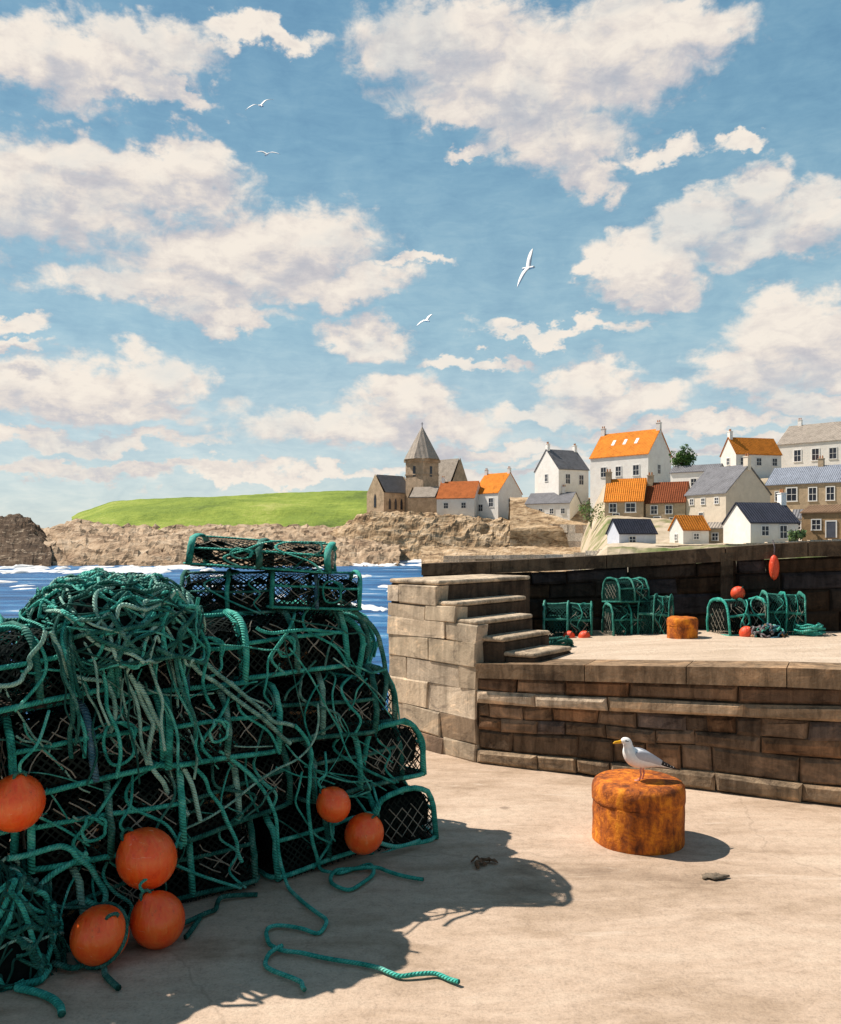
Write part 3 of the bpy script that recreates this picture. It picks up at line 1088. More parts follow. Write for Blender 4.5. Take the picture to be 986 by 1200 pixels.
house('house', 'long tan house with blue-grey slate roof and white framed windows', 'house', 898, 1012, 1030, 596, 563, 543, 142, 16, 'A', 'w_tan', 'r_blue', [(.14, .55, 1.1, 1.6), (.28, .6, 1.6, 2.2), (.5, .58, 1.2, 2.2), (.68, .58, 1.2, 2.2), (.88, .58, 1.2, 2.2)], chim=(.03, .5))
house('house', 'white house with narrow orange roof on the hilltop', 'house', 845, 863, 916, 552, 531, 513, 182, 56, 'B', 'w_white', 'r_orange', [(.5, .6, 1.0, 1.4)], [(.15, .55, 1.1, 1.5), (.5, .55, 1.1, 1.5), (.85, .55, 1.1, 1.5)], chim=(.04,))
house('house', 'large white house with grey-brown roof and arched dark windows on the hilltop', 'house', 911, 1040, 1065, 550, 511, 488, 186, 16, 'A', 'w_white', 'r_stone', [(.2, .6, 1.5, 2.6), (.37, .6, 1.5, 2.6), (.53, .6, 1.5, 2.4), (.7, .6, 1.5, 2.4), (.87, .6, 1.5, 2.4)], chim=(.9, .15))
house('house', 'plain white house behind the tree and the wide grey roof', 'house', 786, 842, 850, 577, 551, 544, 156, 20, 'A', 'w_white', 'r_grey', [(.5, .5, 1.0, 1.3)])

strip('beach', M['rock'], 494, 722, 2.5, lambda px: [(112, zy(672, 112)), (128, zy(660, 128)), (150, zy(652, 150)), (172, zy(646, 172)), (181, zy(641, 181))], 16, .35, .3, 40, skirt=3)
# stone sea wall beneath the terrace, pale quay wall in front of the village
mb = MB()
rnd = random.Random(14)


def far_wall(name, label, pts, z0f, z1f, cols, th=1.2):
    root = MB()
    for (a, b) in zip(pts, pts[1:]):
        A, B = Vector(a[:2]), Vector(b[:2])
        L = (B - A).length
        k = max(1, int(L / 2.2))
        for i in range(k):
            for lv in range(4):
                p, q = A.lerp(B, i / k), A.lerp(B, (i + 1) / k)
                nrm = Vector((q.y - p.y, -(q.x - p.x))).normalized()
                off = rnd.uniform(0, .15)
                zt = lerp(a[3], b[3], i / k)
                zb = lerp(a[2], b[2], i / k)
                f0, f1 = lv / 4, (lv + 1) / 4
                c = rnd.choice(cols)
                kk = rnd.uniform(.75, 1.2)
                root.cc = tuple(x * kk for x in c)
                P0, P1 = p + nrm * off, q + nrm * off
                R0, R1 = p - nrm * th, q - nrm * th
                root.hexa([(P0.x, P0.y, lerp(zb, zt, f0)), (P1.x, P1.y, lerp(zb, zt, f0)), (R1.x, R1.y, lerp(zb, zt, f0)), (R0.x, R0.y, lerp(zb, zt, f0)),
                           (P0.x, P0.y, lerp(zb, zt, f1) - .04), (P1.x, P1.y, lerp(zb, zt, f1) - .04), (R1.x, R1.y, lerp(zb, zt, f1) - .04), (R0.x, R0.y, lerp(zb, zt, f1) - .04)])
    return tag(root.build(name, M['stone_far']), label, 'wall')


def wp(px, d, yb, yt):
    p = P(px, yb, d)
    return (p.x, p.y, p.z, zy(yt, d))


far_wall('sea_wall', 'grey streaked stone sea wall beneath the white terrace', [wp(600, 206, 653, 609), wp(640, 195, 653, 614), wp(712, 181, 655, 616)], 0, 0, [(.46, .38, .29), (.38, .30, .22), (.52, .45, .36), (.30, .22, .15)])
far_wall('harbour_wall', 'pale stone wall along the water in front of the village houses', [wp(520, 120, 668, 651), wp(660, 112, 668, 649), wp(716, 104, 668, 640.5), wp(850, 100, 668, 637), wp(1000, 98, 668, 630), wp(1300, 98, 668, 629)], 0, 0, [(.52, .43, .33), (.46, .37, .27), (.56, .48, .38)])

# ------------------------------------------------------------------ church
ch = empty('church', P(490, 601, 280), 'grey-brown stone church with square tower and pointed spire on the rocks', 'church')
co = ch.location


def rel(p):
    return Vector(p) - co


def gable_block(A0, Cx, B1, yb, ye, yr, d, alpha, ridge, pre, wallmat='w_church', roofmat='r_stone'):
    th = math.atan((Cx - 493) / F)
    ph = th + R(alpha)
    n = Vector((-math.sin(ph), -math.cos(ph), 0))
    u = Vector((math.cos(ph), -math.sin(ph), 0))
    c = P(Cx, yb, d)

    def solve(k, dr):
        return (k * c.y - c.x) / (dr.x - k * dr.y)
    LA, LB = solve((A0 - 493) / F, -u), solve((B1 - 493) / F, -n)
    ze, zr = zy(ye, d), zy(yr, d + (LB if ridge == 'A' else LA) / 2 * .7)
    f = [c, c - u * LA, c - u * LA - n * LB, c - n * LB]
    mb = MB()
    lo = [mb.vert(rel((p.x, p.y, c.z - 6))) for p in f]
    hi = [mb.vert(rel((p.x, p.y, ze))) for p in f]
    for i in range(4):
        j = (i + 1) % 4
        if (ridge == 'A' and i in (1, 3)) or (ridge == 'B' and i in (0, 2)):
            pm = (f[i] + f[j]) / 2
            k = mb.vert(rel((pm.x, pm.y, zr + .5)))
            mb.face([lo[j], lo[i], hi[i], k, hi[j]])
        else:
            mb.face([lo[j], lo[i], hi[i], hi[j]])
    mb.build(pre + 'wall', M[wallmat], ch)
    ax, cr, La, Lc = (-u, -n, LA, LB) if ridge == 'A' else (-n, -u, LB, LA)
    mb = MB()
    for side in (0, 1):
        a_ = -.3 if side == 0 else Lc + .3
        pts = [c + ax * .6 + cr * a_, c + ax * (La - .6) + cr * a_, c + ax * (La - .6) + cr * (Lc / 2), c + ax * .6 + cr * (Lc / 2)]
        zs = [ze - .1, ze - .1, zr, zr]
        up = [mb.vert(rel((p.x, p.y, z + .35))) for p, z in zip(pts, zs)]
        dn = [mb.vert(rel((p.x, p.y, z + .02))) for p, z in zip(pts, zs)]
        mb.face(up, [(0, 0), (La, 0), (La, Lc * .7), (0, Lc * .7)])
        mb.face(list(reversed(dn)))
        for i in range(4):
            j = (i + 1) % 4
            mb.face([dn[i], dn[j], up[j], up[i]])
    mb.build(pre + 'roof', M[roofmat], ch)

    def win(face, fx, z, w, h):
        org, dr, nn, L = (c - u * LA, u, n, LA) if face == 'A' else (c, -n, u, LB)
        p = org + dr * (L * fx)
        m = MB()
        pts = [(-w / 2, 0), (w / 2, 0), (w / 2, h * .65), (w * .28, h * .88), (0, h), (-w * .28, h * .88), (-w / 2, h * .65)]
        fr = [m.vert(rel(p + dr * a + nn * .12 + Vector((0, 0, z + b - p.z)))) for a, b in pts]
        bk = [m.vert(rel(p + dr * a - nn * .1 + Vector((0, 0, z + b - p.z)))) for a, b in pts]
        m.face(fr)
        for i in range(len(pts)):
            j = (i + 1) % len(pts)
            m.face([bk[i], bk[j], fr[j], fr[i]])
        m.build('lancet_window', M['glass'], ch)
    return win, c.z, ze


win, zb, ze = gable_block(430, 450, 484, 602, 577, 557, 276, 52, 'B', 'transept_', roofmat='r_grey')
for fx in (.2, .4, .6, .8):
    win('B', fx, zb + 1.5, .9, 3.6)
win('A', .5, zb + 2.2, 1.1, 4.5)
win, zb, ze = gable_block(494, 526, 553, 602, 577, 538, 284, 40, 'A', 'nave_')
win('B', .5, zb + 5, 1.6, 5.5)
win('A', .7, zb + 2, 1.1, 3.6)
win, zb, ze = gable_block(478, 512, 522, 604, 583, 571, 268, 14, 'A', 'aisle_')
# tower
th = math.atan((493 - 493) / F)
ph = R(42)
n3 = Vector((-math.sin(ph), -math.cos(ph), 0))
u3 = Vector((math.cos(ph), -math.sin(ph), 0))
c = P(496, 601, 276)
LA = LB = 7.7
f = [c, c - u3 * LA, c - u3 * LA - n3 * LB, c - n3 * LB]
zt = zy(541, 280)
mb = MB()
lo = [mb.vert(rel((p.x, p.y, c.z - 5))) for p in f]
hi = [mb.vert(rel((p.x, p.y, zt))) for p in f]
for i in range(4):
    j = (i + 1) % 4
    mb.face([lo[j], lo[i], hi[i], hi[j]])
mb.face(hi)
cen = (f[0] + f[2]) / 2
tw = mb.build('tower', M['w_church'], ch)
mb = MB()
for z, ex, hh in ((zt - .2, .45, .9), (zt - 4.5, .2, .4)):
    mb.prism([(p.x - co.x + (p.x - cen.x) * ex / 4, p.y - co.y + (p.y - cen.y) * ex / 4) for p in f], z - co.z, z + hh - co.z)
mb.build('cornice', M['w_church'], tw)
mb = MB()
apex = mb.vert(rel((cen.x, cen.y, zy(499, 281))))
rg = []
zs0 = zt + .7
for k in range(8):
    a = ph + k * math.pi / 4 + math.pi / 8
    rg.append(mb.vert(rel((cen.x + 6.3 * math.cos(a), cen.y + 6.3 * math.sin(a), zs0))))
for k in range(8):
    mb.face([rg[k], rg[(k + 1) % 8], apex])
mb.face(list(reversed(rg)))
sp = mb.build('spire', M['r_stone'], ch)
mb = MB()
z = zy(499, 281)
mb.tube([rel((cen.x, cen.y, z - .2)), rel((cen.x, cen.y, z + 1.2))], .12, 6)
mb.box(rel((cen.x, cen.y, z + .7)), (.9, .12, .12))
mb.build('weathervane', M['door'], sp)
for (org, dr, nn) in ((c - u3 * LA, u3, n3), (c, -n3, u3)):
    m = MB()
    p = org + dr * (LA * .5)
    for a, b, h0, h1 in ((-.6, .6, -5, -1.6),):
        q = [p + dr * a + nn * .06, p + dr * b + nn * .06]
        m.quad(rel((q[0].x, q[0].y, zt + h0)), rel((q[1].x, q[1].y, zt + h0)), rel((q[1].x, q[1].y, zt + h1)), rel((q[0].x, q[0].y, zt + h1)))
    m.build('louvre_window', M['glass'], tw)


# ------------------------------------------------------------------ tree and shrubs
def fn_leaf(c):
    def fn(t, o, w):
        n = t.noise(w, 1.3, 4, .6)
        return t.ramp(n, [(.3, sc(c, .5)), (.5, c), (.7, sc(c, 1.7))]), None, 0
    return fn


M['leaf'] = material('green_leaves', fn_leaf((.075, .15, .035)), .7, .2)
M['leaf_pale'] = material('pale_green_leaves', fn_leaf((.16, .24, .09)), .7, .2)
M['bark'] = mottled('bark', (.10, .07, .05), .4, 6, .02, .9)


def foliage(mb, cen, r, nclump, nleaf, size, rnd):
    for k in range(nclump):
        v = Vector((rnd.gauss(0, 1), rnd.gauss(0, 1), rnd.gauss(0, 1))).normalized() * rnd.uniform(.35, .95)
        cc = Vector((cen[0] + v.x * r[0], cen[1] + v.y * r[1], cen[2] + v.z * r[2]))
        cr = rnd.uniform(.22, .42) * r[0]
        for q in range(nleaf):
            d = Vector((rnd.gauss(0, 1), rnd.gauss(0, 1), rnd.gauss(0, 1))).normalized()
            p = cc + d * cr * rnd.uniform(.5, 1.05)
            a = d.orthogonal().normalized()
            b = d.cross(a)
            ang = rnd.uniform(0, 6.28)
            a, b = a * math.cos(ang) + b * math.sin(ang), b * math.cos(ang) - a * math.sin(ang)
            t = d * rnd.uniform(-.6, .6)
            s = size * rnd.uniform(.6, 1.3)
            mb.quad(p - a * s, p - b * s * .5 + t * s, p + a * s, p + b * s * .5 - t * s)


rnd = random.Random(2)
tb = P(800, 560, 163)
tr_ = empty('tree', tb, 'round green tree beside the tall white orange roofed house', 'tree')
mb = MB()
mb.tube([(0, 0, -2), (.1, 0, 1), (-.05, .1, 2.6), (.1, 0, 4)], .3, 8, r_end=.12)
for k in range(6):
    a = k * 1.05
    mb.tube([(0, 0, 1.6 + k * .25), (.7 * math.cos(a), .7 * math.sin(a), 2.6 + k * .25), (1.4 * math.cos(a), 1.4 * math.sin(a), 3.4 + k * .3)], .1, 5, r_end=.03)
mb.build('trunk', M['bark'], tr_)
mb = MB()
foliage(mb, (0, 0, 3.8), (2.3, 2.2, 2.3), 46, 54, .2, rnd)
mb.build('crown', M['leaf'], tr_)
for (px, py, d, r, lab, mt) in ((693, 606, 150, (2.3, 1.6, 2.4), 'pale green shrub left of the brown orange roofed house', 'leaf_pale'),
                                (607, 606, 235, (1.6, 1.5, 1.6), 'small shrub at the foot of the white cottage gable', 'leaf'),
                                (934, 628, 100.5, (1.2, .9, .9), 'small shrub beside navy roofed house', 'leaf_pale')):
    b = P(px, py + 6, d)
    sh = empty('shrub', b, lab, 'shrub')
    mb = MB()
    for k in range(5):
        mb.tube([(0, 0, -1.2), (U(-.3, .3), U(-.3, .3), .6), (U(-.8, .8), U(-.6, .6), 1.4)], .05, 5, r_end=.02)
    mb.build('stem', M['bark'], sh)
    mb = MB()
    foliage(mb, (0, 0, r[2] * .7), r, 20, 34, .17, rnd)
    mb.build('crown', M[mt], sh)

# ------------------------------------------------------------------ bollards


def bollard(loc, r, h, label, sc_=1.0):
    root = empty('bollard', loc, label, 'bollard', 'rusty mooring bollards')
    k = r / .32
    prof = [(.0, .316), (.018, .319), (.06, .318), (.12, .318), (.2, .319), (.268, .317)]
    cap = [(.262, .306), (.268, .319), (.285, .322), (.34, .323), (.372, .318), (.394, .302), (.406, .27), (.411, .15), (.414, .0)]

    def lathe(pr, name, seed):
        mb = MB()
        rows = []
        ns = 56
        for z, rr in pr:
            row = []
            for i in range(ns):
                a = i * 2 * math.pi / ns
                w = 1 + (.018 + .012 * (seed > 3)) * mn.fractal(Vector((math.cos(a) * 2.2, math.sin(a) * 2.2, z * 9 + seed)), 1, 2, 4)
                row.append((rr * k * w * math.cos(a), rr * k * w * math.sin(a), z * h / .414 + .008 * mn.noise(Vector((math.cos(a) * 2 * rr / .3, math.sin(a) * 2 * rr / .3, seed + 3)))))
            rows.append(row)
        mb.grid(rows, wrap=True)
        return mb.build(name, M['rust'], root, smooth=True)
    lathe(prof, 'post', 1.0)
    lathe(cap, 'cap', 5.0)
    return root


b0 = G(748, 984)
bollard((b0.x, b0.y, 0), .305, .42, 'large rusty orange bollard with the gull standing on it')


def deck_pt(px, py):
    """point on the raised quay seen at this pixel"""
    z = .95
    for _ in range(6):
        p = G(px, py, z)
        s = (Vector((p.x, p.y)) - C1).dot(uF)
        z = deck_z(max(0, s))
    return G(px, py, z)


b1 = deck_pt(800, 753)
bollard((b1.x, b1.y, b1.z), .155, .27, 'small rusty orange bollard on the raised quay under the dark wall')

# ------------------------------------------------------------------ standing gull


def plain(name, c, rough=.6):
    return mottled(name, c, .12, 60, .0015, rough, .25)


M['gw'] = plain('white_feathers', (.88, .87, .85))
M['gg'] = plain('grey_feathers', (.48, .50, .56))
M['gk'] = plain('black_feathers', (.015, .015, .018))
M['gy'] = plain('yellow_beak', (.80, .42, .02), .4)
M['gp'] = plain('pink_legs', (.72, .32, .25), .5)
GM = [M['gw'], M['gg'], M['gk'], M['gy'], M['gp']]


def loft(mb, st, sides=14, caps=True):
    """st: (x, z, half width, half height, y)"""
    rows = []
    for i, s in enumerate(st):
        a = st[max(0, i - 1)]
        b = st[min(len(st) - 1, i + 1)]
        t = Vector((b[0] - a[0], 0, b[1] - a[1])).normalized()
        nn = Vector((-t.z, 0, t.x))
        yy = s[4] if len(s) > 4 else 0
        rows.append([Vector((s[0], yy, s[1])) + Vector((0, s[2] * math.cos(q), 0)) + nn * (s[3] * math.sin(q)) for q in [k * 2 * math.pi / sides for k in range(sides)]])
    ids = mb.grid(rows, wrap=True)
    if caps:
        mb.face(list(reversed(ids[0])))
        mb.face(ids[-1])


def smooth_st(st, n=4):
    out = []
    w = [Vector(s[:3]) for s in st]
    e = [Vector((s[3], s[4] if len(s) > 4 else 0, 0)) for s in st]
    a, b = catmull(w, n), catmull(e, n)
    return [(p[0], p[1], max(.05, p[2]), max(.05, q[0]), q[1]) for p, q in zip(a, b)]


def ball(mb, c, r, nseg=10, nring=7, sq=(1, 1, 1)):
    rows = []
    for i in range(nring + 1):
        t = math.pi * i / nring
        rows.append([(c[0] + r * sq[0] * math.sin(t) * math.cos(a), c[1] + r * sq[1] * math.sin(t) * math.sin(a), c[2] + r * sq[2] * math.cos(t)) for a in [k * 2 * math.pi / nseg for k in range(nseg)]])
    mb.grid(rows, wrap=True)


mb = MB()
mb.cur = 0
loft(mb, smooth_st([(37, 10.5, 2.6, .6), (30, 12.5, 4, 1.4), (20, 16, 6.2, 4.5), (9, 19, 8.6, 8.4), (-2, 20.5, 9.6, 10.6), (-10, 23.5, 9, 10.8), (-15, 29, 7, 8.6), (-17, 35, 5, 5.6), (-18.5, 39.6, 5, 5.2), (-22, 41, 4.1, 4.3), (-25, 40.5, 2.2, 2.6), (-26, 40.3, 1.2, 1.6)]), 16)
for sg in (-1, 1):                                       # folded wings
    mb.cur = 1
    loft(mb, smooth_st([(-11, 25.5, .6, 2, sg * 7.2), (-7, 26, 1.6, 6.2, sg * 8.0), (3, 24.5, 1.9, 6.6, sg * 8.2), (13, 21, 1.8, 5, sg * 6.8), (22, 17.5, 1.4, 3.4, sg * 5)]), 10)
    mb.cur = 2
    loft(mb, smooth_st([(20, 18, 1.3, 3.0, sg * 5.2), (30, 14.4, 1.1, 2.2, sg * 3.6), (38, 11.6, .8, 1.2, sg * 2.2), (43, 10.2, .3, .4, sg * 1.4)]), 8)
    mb.cur = 0
    for q in range(4):
        ball(mb, (26 + q * 4, sg * (4.9 - q * .8), 16.4 - q * 1.4), .75, 6, 4)
    mb.cur = 2
    ball(mb, (-21.5, sg * 3.9, 42), .95, 8, 6)
    ball(mb, (-19.4, sg * 4.3, 41.6), .7, 6, 4, (2.6, .7, .8))
    mb.cur = 4                                             # legs and webbed feet
    lx = 0.5 + sg * 3.2
    ly = sg * 3.4
    mb.tube([(lx + 1, ly, 13.5), (lx + .6, ly, 7), (lx + 1.6, ly, 3.6), (lx, ly, -3.4)], [1.7, 1.05, 1.1, .8], 8)
    toes = [(lx - 5, ly - 2.6, -3.55), (lx - 6, ly, -3.55), (lx - 5, ly + 2.6, -3.55)]
    for q in toes:
        mb.tube([(lx, ly, -3.1), q], .6, 6, r_end=.35)
    w = [mb.vert((lx, ly, -3.2))] + [mb.vert(q) for q in toes]
    mb.face([w[0], w[1], w[2]])
    mb.face([w[0], w[2], w[3]])
mb.cur = 3
loft(mb, smooth_st([(-25, 40.4, 1.7, 2.2), (-29, 39.6, 1.3, 1.7), (-33, 39.0, 1.0, 1.4), (-35.2, 37.6, .4, .7)]), 8)
k = .0058
mb.v = [(x * k, y * k, z * k) for x, y, z in mb.v]
gl = mb.build('gull', GM, None, True)
gl.location = (b0.x + .005, b0.y - .05, .416 + 4 * k)
gl.rotation_euler = (0, R(3), R(8))
tag(gl, 'white and grey gull standing on the rusty orange bollard facing left', 'gull')

# flying gulls
for (px, py, d, span, roll, yaw, lab) in ((306, 124, 40, 1.5, -16, 20, 'flying gull highest in the sky, at upper left above another gull'),
                                     (313, 181, 42, 1.3, 0, -15, 'flying gull with raised wings just below the highest one'),
                                     (620, 314, 36, 1.9, -62, 10, 'flying gull banking steeply, alone in the blue at right of centre'),
                                     (500, 376, 55, 1.6, -18, 35, 'faint flying gull lowest in the sky above the church')):
    mb = MB()
    mb.cur = 0
    loft(mb, smooth_st([(.30, 0, .03, .008), (.18, .0, .045, .03), (.0, .0, .065, .06), (-.14, .01, .05, .05), (-.22, .02, .04, .04), (-.27, .015, .02, .02)], 3), 8)
    mb.cur = 3
    loft(mb, [(-.26, .012, .013, .015), (-.33, .0, .004, .005)], 6)
    for sg in (-1, 1):
        st = [(0, 0.03, .0), (.30, .17, -.03), (.62, .13, .06), (.85, .03, .17)]
        W = [.13, .12, .085, .01]
        rows = []
        for (y, z, x), w in zip(catmull([Vector(q) for q in st], 4), catmull([Vector((q, 0, 0)) for q in W], 4)):
            rows.append([(x - w.x, sg * y, z), (x - w.x * .3, sg * y, z + .014), (x + w.x, sg * y, z), (x, sg * y, z - .008)])
        mb.cur = 0
        n0 = len(mb.f)
        mb.grid(rows, wrap=True)
    s_ = span / 1.7
    mb.v = [(x * s_, y * s_, z * s_) for x, y, z in mb.v]
    g = mb.build('flying_gull', GM, None, True)
    g.location = P(px, py, d)
    g.rotation_euler = (R(roll), 0, R(yaw + 90)) if False else (0, 0, 0)
    import mathutils
    g.rotation_mode = 'QUATERNION'
    g.rotation_quaternion = mathutils.Quaternion((0, 1, 0), R(roll)) @ mathutils.Quaternion((1, 0, 0), R(40)) @ mathutils.Quaternion((0, 0, 1), R(90 + yaw))
    tag(g, lab, 'gull', 'gulls in flight')

# ------------------------------------------------------------------ lobster creels
CL, CW, CH = .74, .50, .40


def arch(n=14, w=CW, h=CH, inset=0.0):
    out = []
    for i in range(n + 1):
        t = i / n
        a = math.pi * t
        cx, sz = math.cos(a), math.sin(a)
        e = .62
        x = math.copysign(abs(cx) ** e, cx) * (w / 2 - inset)
        z = abs(sz) ** e * (h - inset)
        out.append((x, z))
    return out


def along(profile, t):
    L = [0]
    for a, b in zip(profile, profile[1:]):
        L.append(L[-1] + math.hypot(b[0] - a[0], b[1] - a[1]))
    q = t * L[-1]
    for i in range(len(L) - 1):
        if q <= L[i + 1] + 1e-9:
            f = (q - L[i]) / max(1e-9, L[i + 1] - L[i])
            return (lerp(profile[i][0], profile[i + 1][0], f), lerp(profile[i][1], profile[i + 1][1], f)), L[-1]
    return profile[-1], L[-1]


def ribbon(mb, pts, nrm, w):
    pts = [Vector(p) for p in pts]
    prev = None
    for i, p in enumerate(pts):
        a, b = pts[max(0, i - 1)], pts[min(len(pts) - 1, i + 1)]
        t = (b - a).normalized()
        s = t.cross(nrm[i]).normalized() * w / 2
        cur = (mb.vert(p - s), mb.vert(p + s))
        if prev:
            mb.face([prev[0], prev[1], cur[1], cur[0]])
        prev = cur


def make_creel(seed, rope='rope', hoop='rope_dark', inner='rope_tan', lattice=True, name='lobster_creel', net='net'):
    rd = random.Random(seed)
    root = empty(name, (0, 0, -50), 'green rope-bound lobster creel', 'lobster creel', 'creels in the stack')
    prof = arch()
    # slatted floor
    mb = MB()
    for i in range(6):
        y = -CW / 2 + .04 + i * (CW - .08) / 5
        mb.box((0, y, .022), (CL - .01, .055, .018))
    for x in (-CL / 2 + .03, 0, CL / 2 - .03):
        mb.box((x, 0, .008), (.05, CW - .02, .012))
    mb.build('base', M['slat'], root)
    # bottom frame and rails wrapped in rope
    mb = MB()
    r = .015

    def wob(p, a=.006):
        return (p[0] + rd.uniform(-a, a), p[1] + rd.uniform(-a, a), p[2] + rd.uniform(-a, a))
    x, y = CL / 2, CW / 2
    mb.tube(catmull([wob(q) for q in ((-x, -y, .03), (0, -y, .03), (x, -y, .03), (x, 0, .03), (x, y, .03), (0, y, .03), (-x, y, .03), (-x, 0, .03))], 4, True), r, 7, True)
    for t in (.22, .5, .78):
        (py0, pz0), _ = along(prof, t)
        mb.tube(catmull([wob((q * CL / 2, py0, pz0), .009) for q in (-1, -.5, 0, .5, 1)], 3), r * .9, 7)
    mb.build('frame', M[rope], root, True)
    # three hoops
    for hx in (-CL / 2, 0.0, CL / 2):
        mb = MB()
        mb.tube([wob((hx, a, b + .02), .008) for a, b in prof], .0195, 7)
        mb.build('hoop', M[hoop if hx == 0 else rope], root, True)
    # netting over the arch and the ends
    mb = MB()
    arcL = along(prof, 1)[1]
    sp = .034

    def on_arch(a, b, off=0.0):
        (yy, zz), _ = along(prof, min(1, max(0, a / arcL)))
        (y2, z2), _ = along(prof, min(1, max(0, a / arcL + .01)))
        (y1, z1), _ = along(prof, min(1, max(0, a / arcL - .01)))
        t = Vector((0, y2 - y1, z2 - z1)).normalized()
        nn = Vector((0, t.z, -t.y))
        sag = .012 * math.sin(math.pi * ((b + CL / 2) % (CL / 2)) / (CL / 2))
        return Vector((b, yy, zz)) - nn * (sag + off) * (1 if nn.z >= 0 or True else -1), nn
    for sg in (1, -1):
        c = -CL - arcL
        while c < CL + arcL:
            pts, nr = [], []
            for i in range(15):
                a = arcL * i / 14
                b = c + sg * a
                if -CL / 2 <= b <= CL / 2:
                    p, nn = on_arch(a, b)
                    pts.append(p)
                    nr.append(nn)
            if len(pts) > 1:
                ribbon(mb, pts, nr, .0085 + rd.uniform(-.002, .004))
            c += sp * 1.414 * rd.uniform(.85, 1.15)
    for ex in (-1, 1):
        X = ex * (CL / 2 - .004)
        for sg in (1, -1):
            c = -1.0
            while c < 1.2:
                pts = []
                for i in range(24):
                    yy = -CW / 2 + CW * i / 23
                    zz = c + sg * yy * 1.25
                    top = interp(yy, sorted(prof))
                    if .02 < zz < top:
                        pts.append((X + rd.uniform(-.003, .003), yy, zz))
                if len(pts) > 1:
                    ribbon(mb, [pts[0], pts[len(pts) // 2], pts[-1]] if len(pts) > 2 else pts, [Vector((1, 0, 0))] * 3, .008)
                c += sp * 1.7
    mb.build('netting', M[net], root)
    # funnel eyes, made solid and near-black to put shade inside the creel
    mb = MB()
    for q in range(3):
        cx = -CL / 2 + CL * (q + .5) / 3
        rows = []
        for i in range(7):
            t = i / 6
            rows.append([(cx + (.12 + .05 * mn.noise(Vector((seed, q, i)))) * math.cos(a) * (1 - .3 * t) + .03 * mn.noise(Vector((a, i, seed))),
                          (-CW / 2 + .05 + (CW - .1) * t), .04 + .17 + .13 * (1 - .25 * t) * math.sin(a) * (1 + .3 * mn.noise(Vector((a * 2, i, seed + 7))))) for a in [k * 2 * math.pi / 10 for k in range(10)]])
        mb.grid(rows, wrap=True)
    mb.build('darkening_net_funnel', M['funnel'], root)
    # twine lattice on the front and one end, paler
    if lattice:
        for ex in (-1, 1):
            mb = MB()
            X = ex * (CL / 2 + .012)
            for sg in (1, -1):
                for c in (-.02, .08, .18, .28, .38) if sg == 1 else (.03, .13, .23, .33, .43):
                    y0, y1 = -.15, .15
                    z0, z1 = c + sg * y0 * 1.2, c + sg * y1 * 1.2
                    pts = [(X, lerp(y0, y1, i / 9), lerp(z0, z1, i / 9)) for i in range(10)]
                    pts = [p for p in pts if .07 < p[2] < .33]
                    if len(pts) > 2:
                        mb.tube([wob(pts[0], .004), wob(pts[len(pts) // 2], .006), wob(pts[-1], .004)], .0032, 4)
            mb.build('twine_lattice', M['twine'], root)
        for s_ in (0, 1) if seed % 2 else (1,):
            mb = MB()
            cx = (-.5 + s_) * CL / 2
            for sg in (1, -1):
                for c in rd.sample((-.16, -.09, -.02, .05, .12, .17), 3):
                    a0, a1 = rd.uniform(.05, .16), rd.uniform(.24, .36)
                    pts = []
                    for i in range(8):
                        a = arcL * lerp(a0, a1, i / 7)
                        b = cx + c + sg * (i / 7 - .5) * rd.uniform(.2, .28)
                        if abs(b - cx) < .15:
                            p, nn = on_arch(a, b, -.012)
                            pts.append(p)
                    if len(pts) > 2:
                        mb.tube([(p[0], -p[1], p[2]) for p in pts], .0034, 4)
            mb.build('twine_lattice', M['twine'], root)
    # stowed rope inside and loose turns over the outside
    mb = MB()
    for q in range(3):
        c = Vector((rd.uniform(-.22, .22), rd.uniform(-.1, .1), rd.uniform(.08, .2)))
        pts = [c + Vector((rd.gauss(0, .09), rd.gauss(0, .07), rd.gauss(0, .05))) for _ in range(9)]
        pts = [Vector((max(-.33, min(.33, p.x)), max(-.2, min(.2, p.y)), max(.05, min(.3, p.z)))) for p in pts]
        mb.tube(catmull(pts, 4), .011, 6)
    mb.build('stowed_rope', M[inner], root, True)
    for q in range(4):
        mb = MB()
        side = rd.choice((-1, -1, 1))
        x0 = rd.uniform(-.34, .34)
        pts = []
        tt = rd.uniform(.35, .6)
        for i in range(5):
            f = i / 4
            a = arcL * lerp(tt, .02, f) if side > 0 else arcL * lerp(1 - tt, .98, f)
            b = max(-.38, min(.38, x0 + rd.gauss(0, .06) + f * rd.uniform(-.15, .15)))
            p, nn = on_arch(a, b)
            p = p - Vector((0, 0, 0))
            out = Vector((0, p.y, (p.z - .15) * .5)).normalized()
            pts.append(p + out * rd.uniform(.012, .04))
        mb.tube(catmull(pts, 6), rd.uniform(.006, .010), 6)
        mb.build('bridle_rope', M[rd.choice(['rope', 'rope_dark', 'rope'])], root, True)
    for q in range(1 if seed % 2 else 0):
        mb = MB()
        x0 = rd.uniform(-.28, .28)
        pts = []
        n = 10
        rr = rd.uniform(.05, .1)
        for i in range(n + 3):
            a = i * 2 * math.pi / n
            side = -1
            pts.append((x0 + rr * math.cos(a) + rd.gauss(0, .012), -CW / 2 - .02 - rd.uniform(0, .025), .2 + rr * 1.2 * math.sin(a)))
        mb.tube(catmull(pts, 3), .009, 6)
        mb.build('bridle_rope', M['rope'], root, True)
    return root


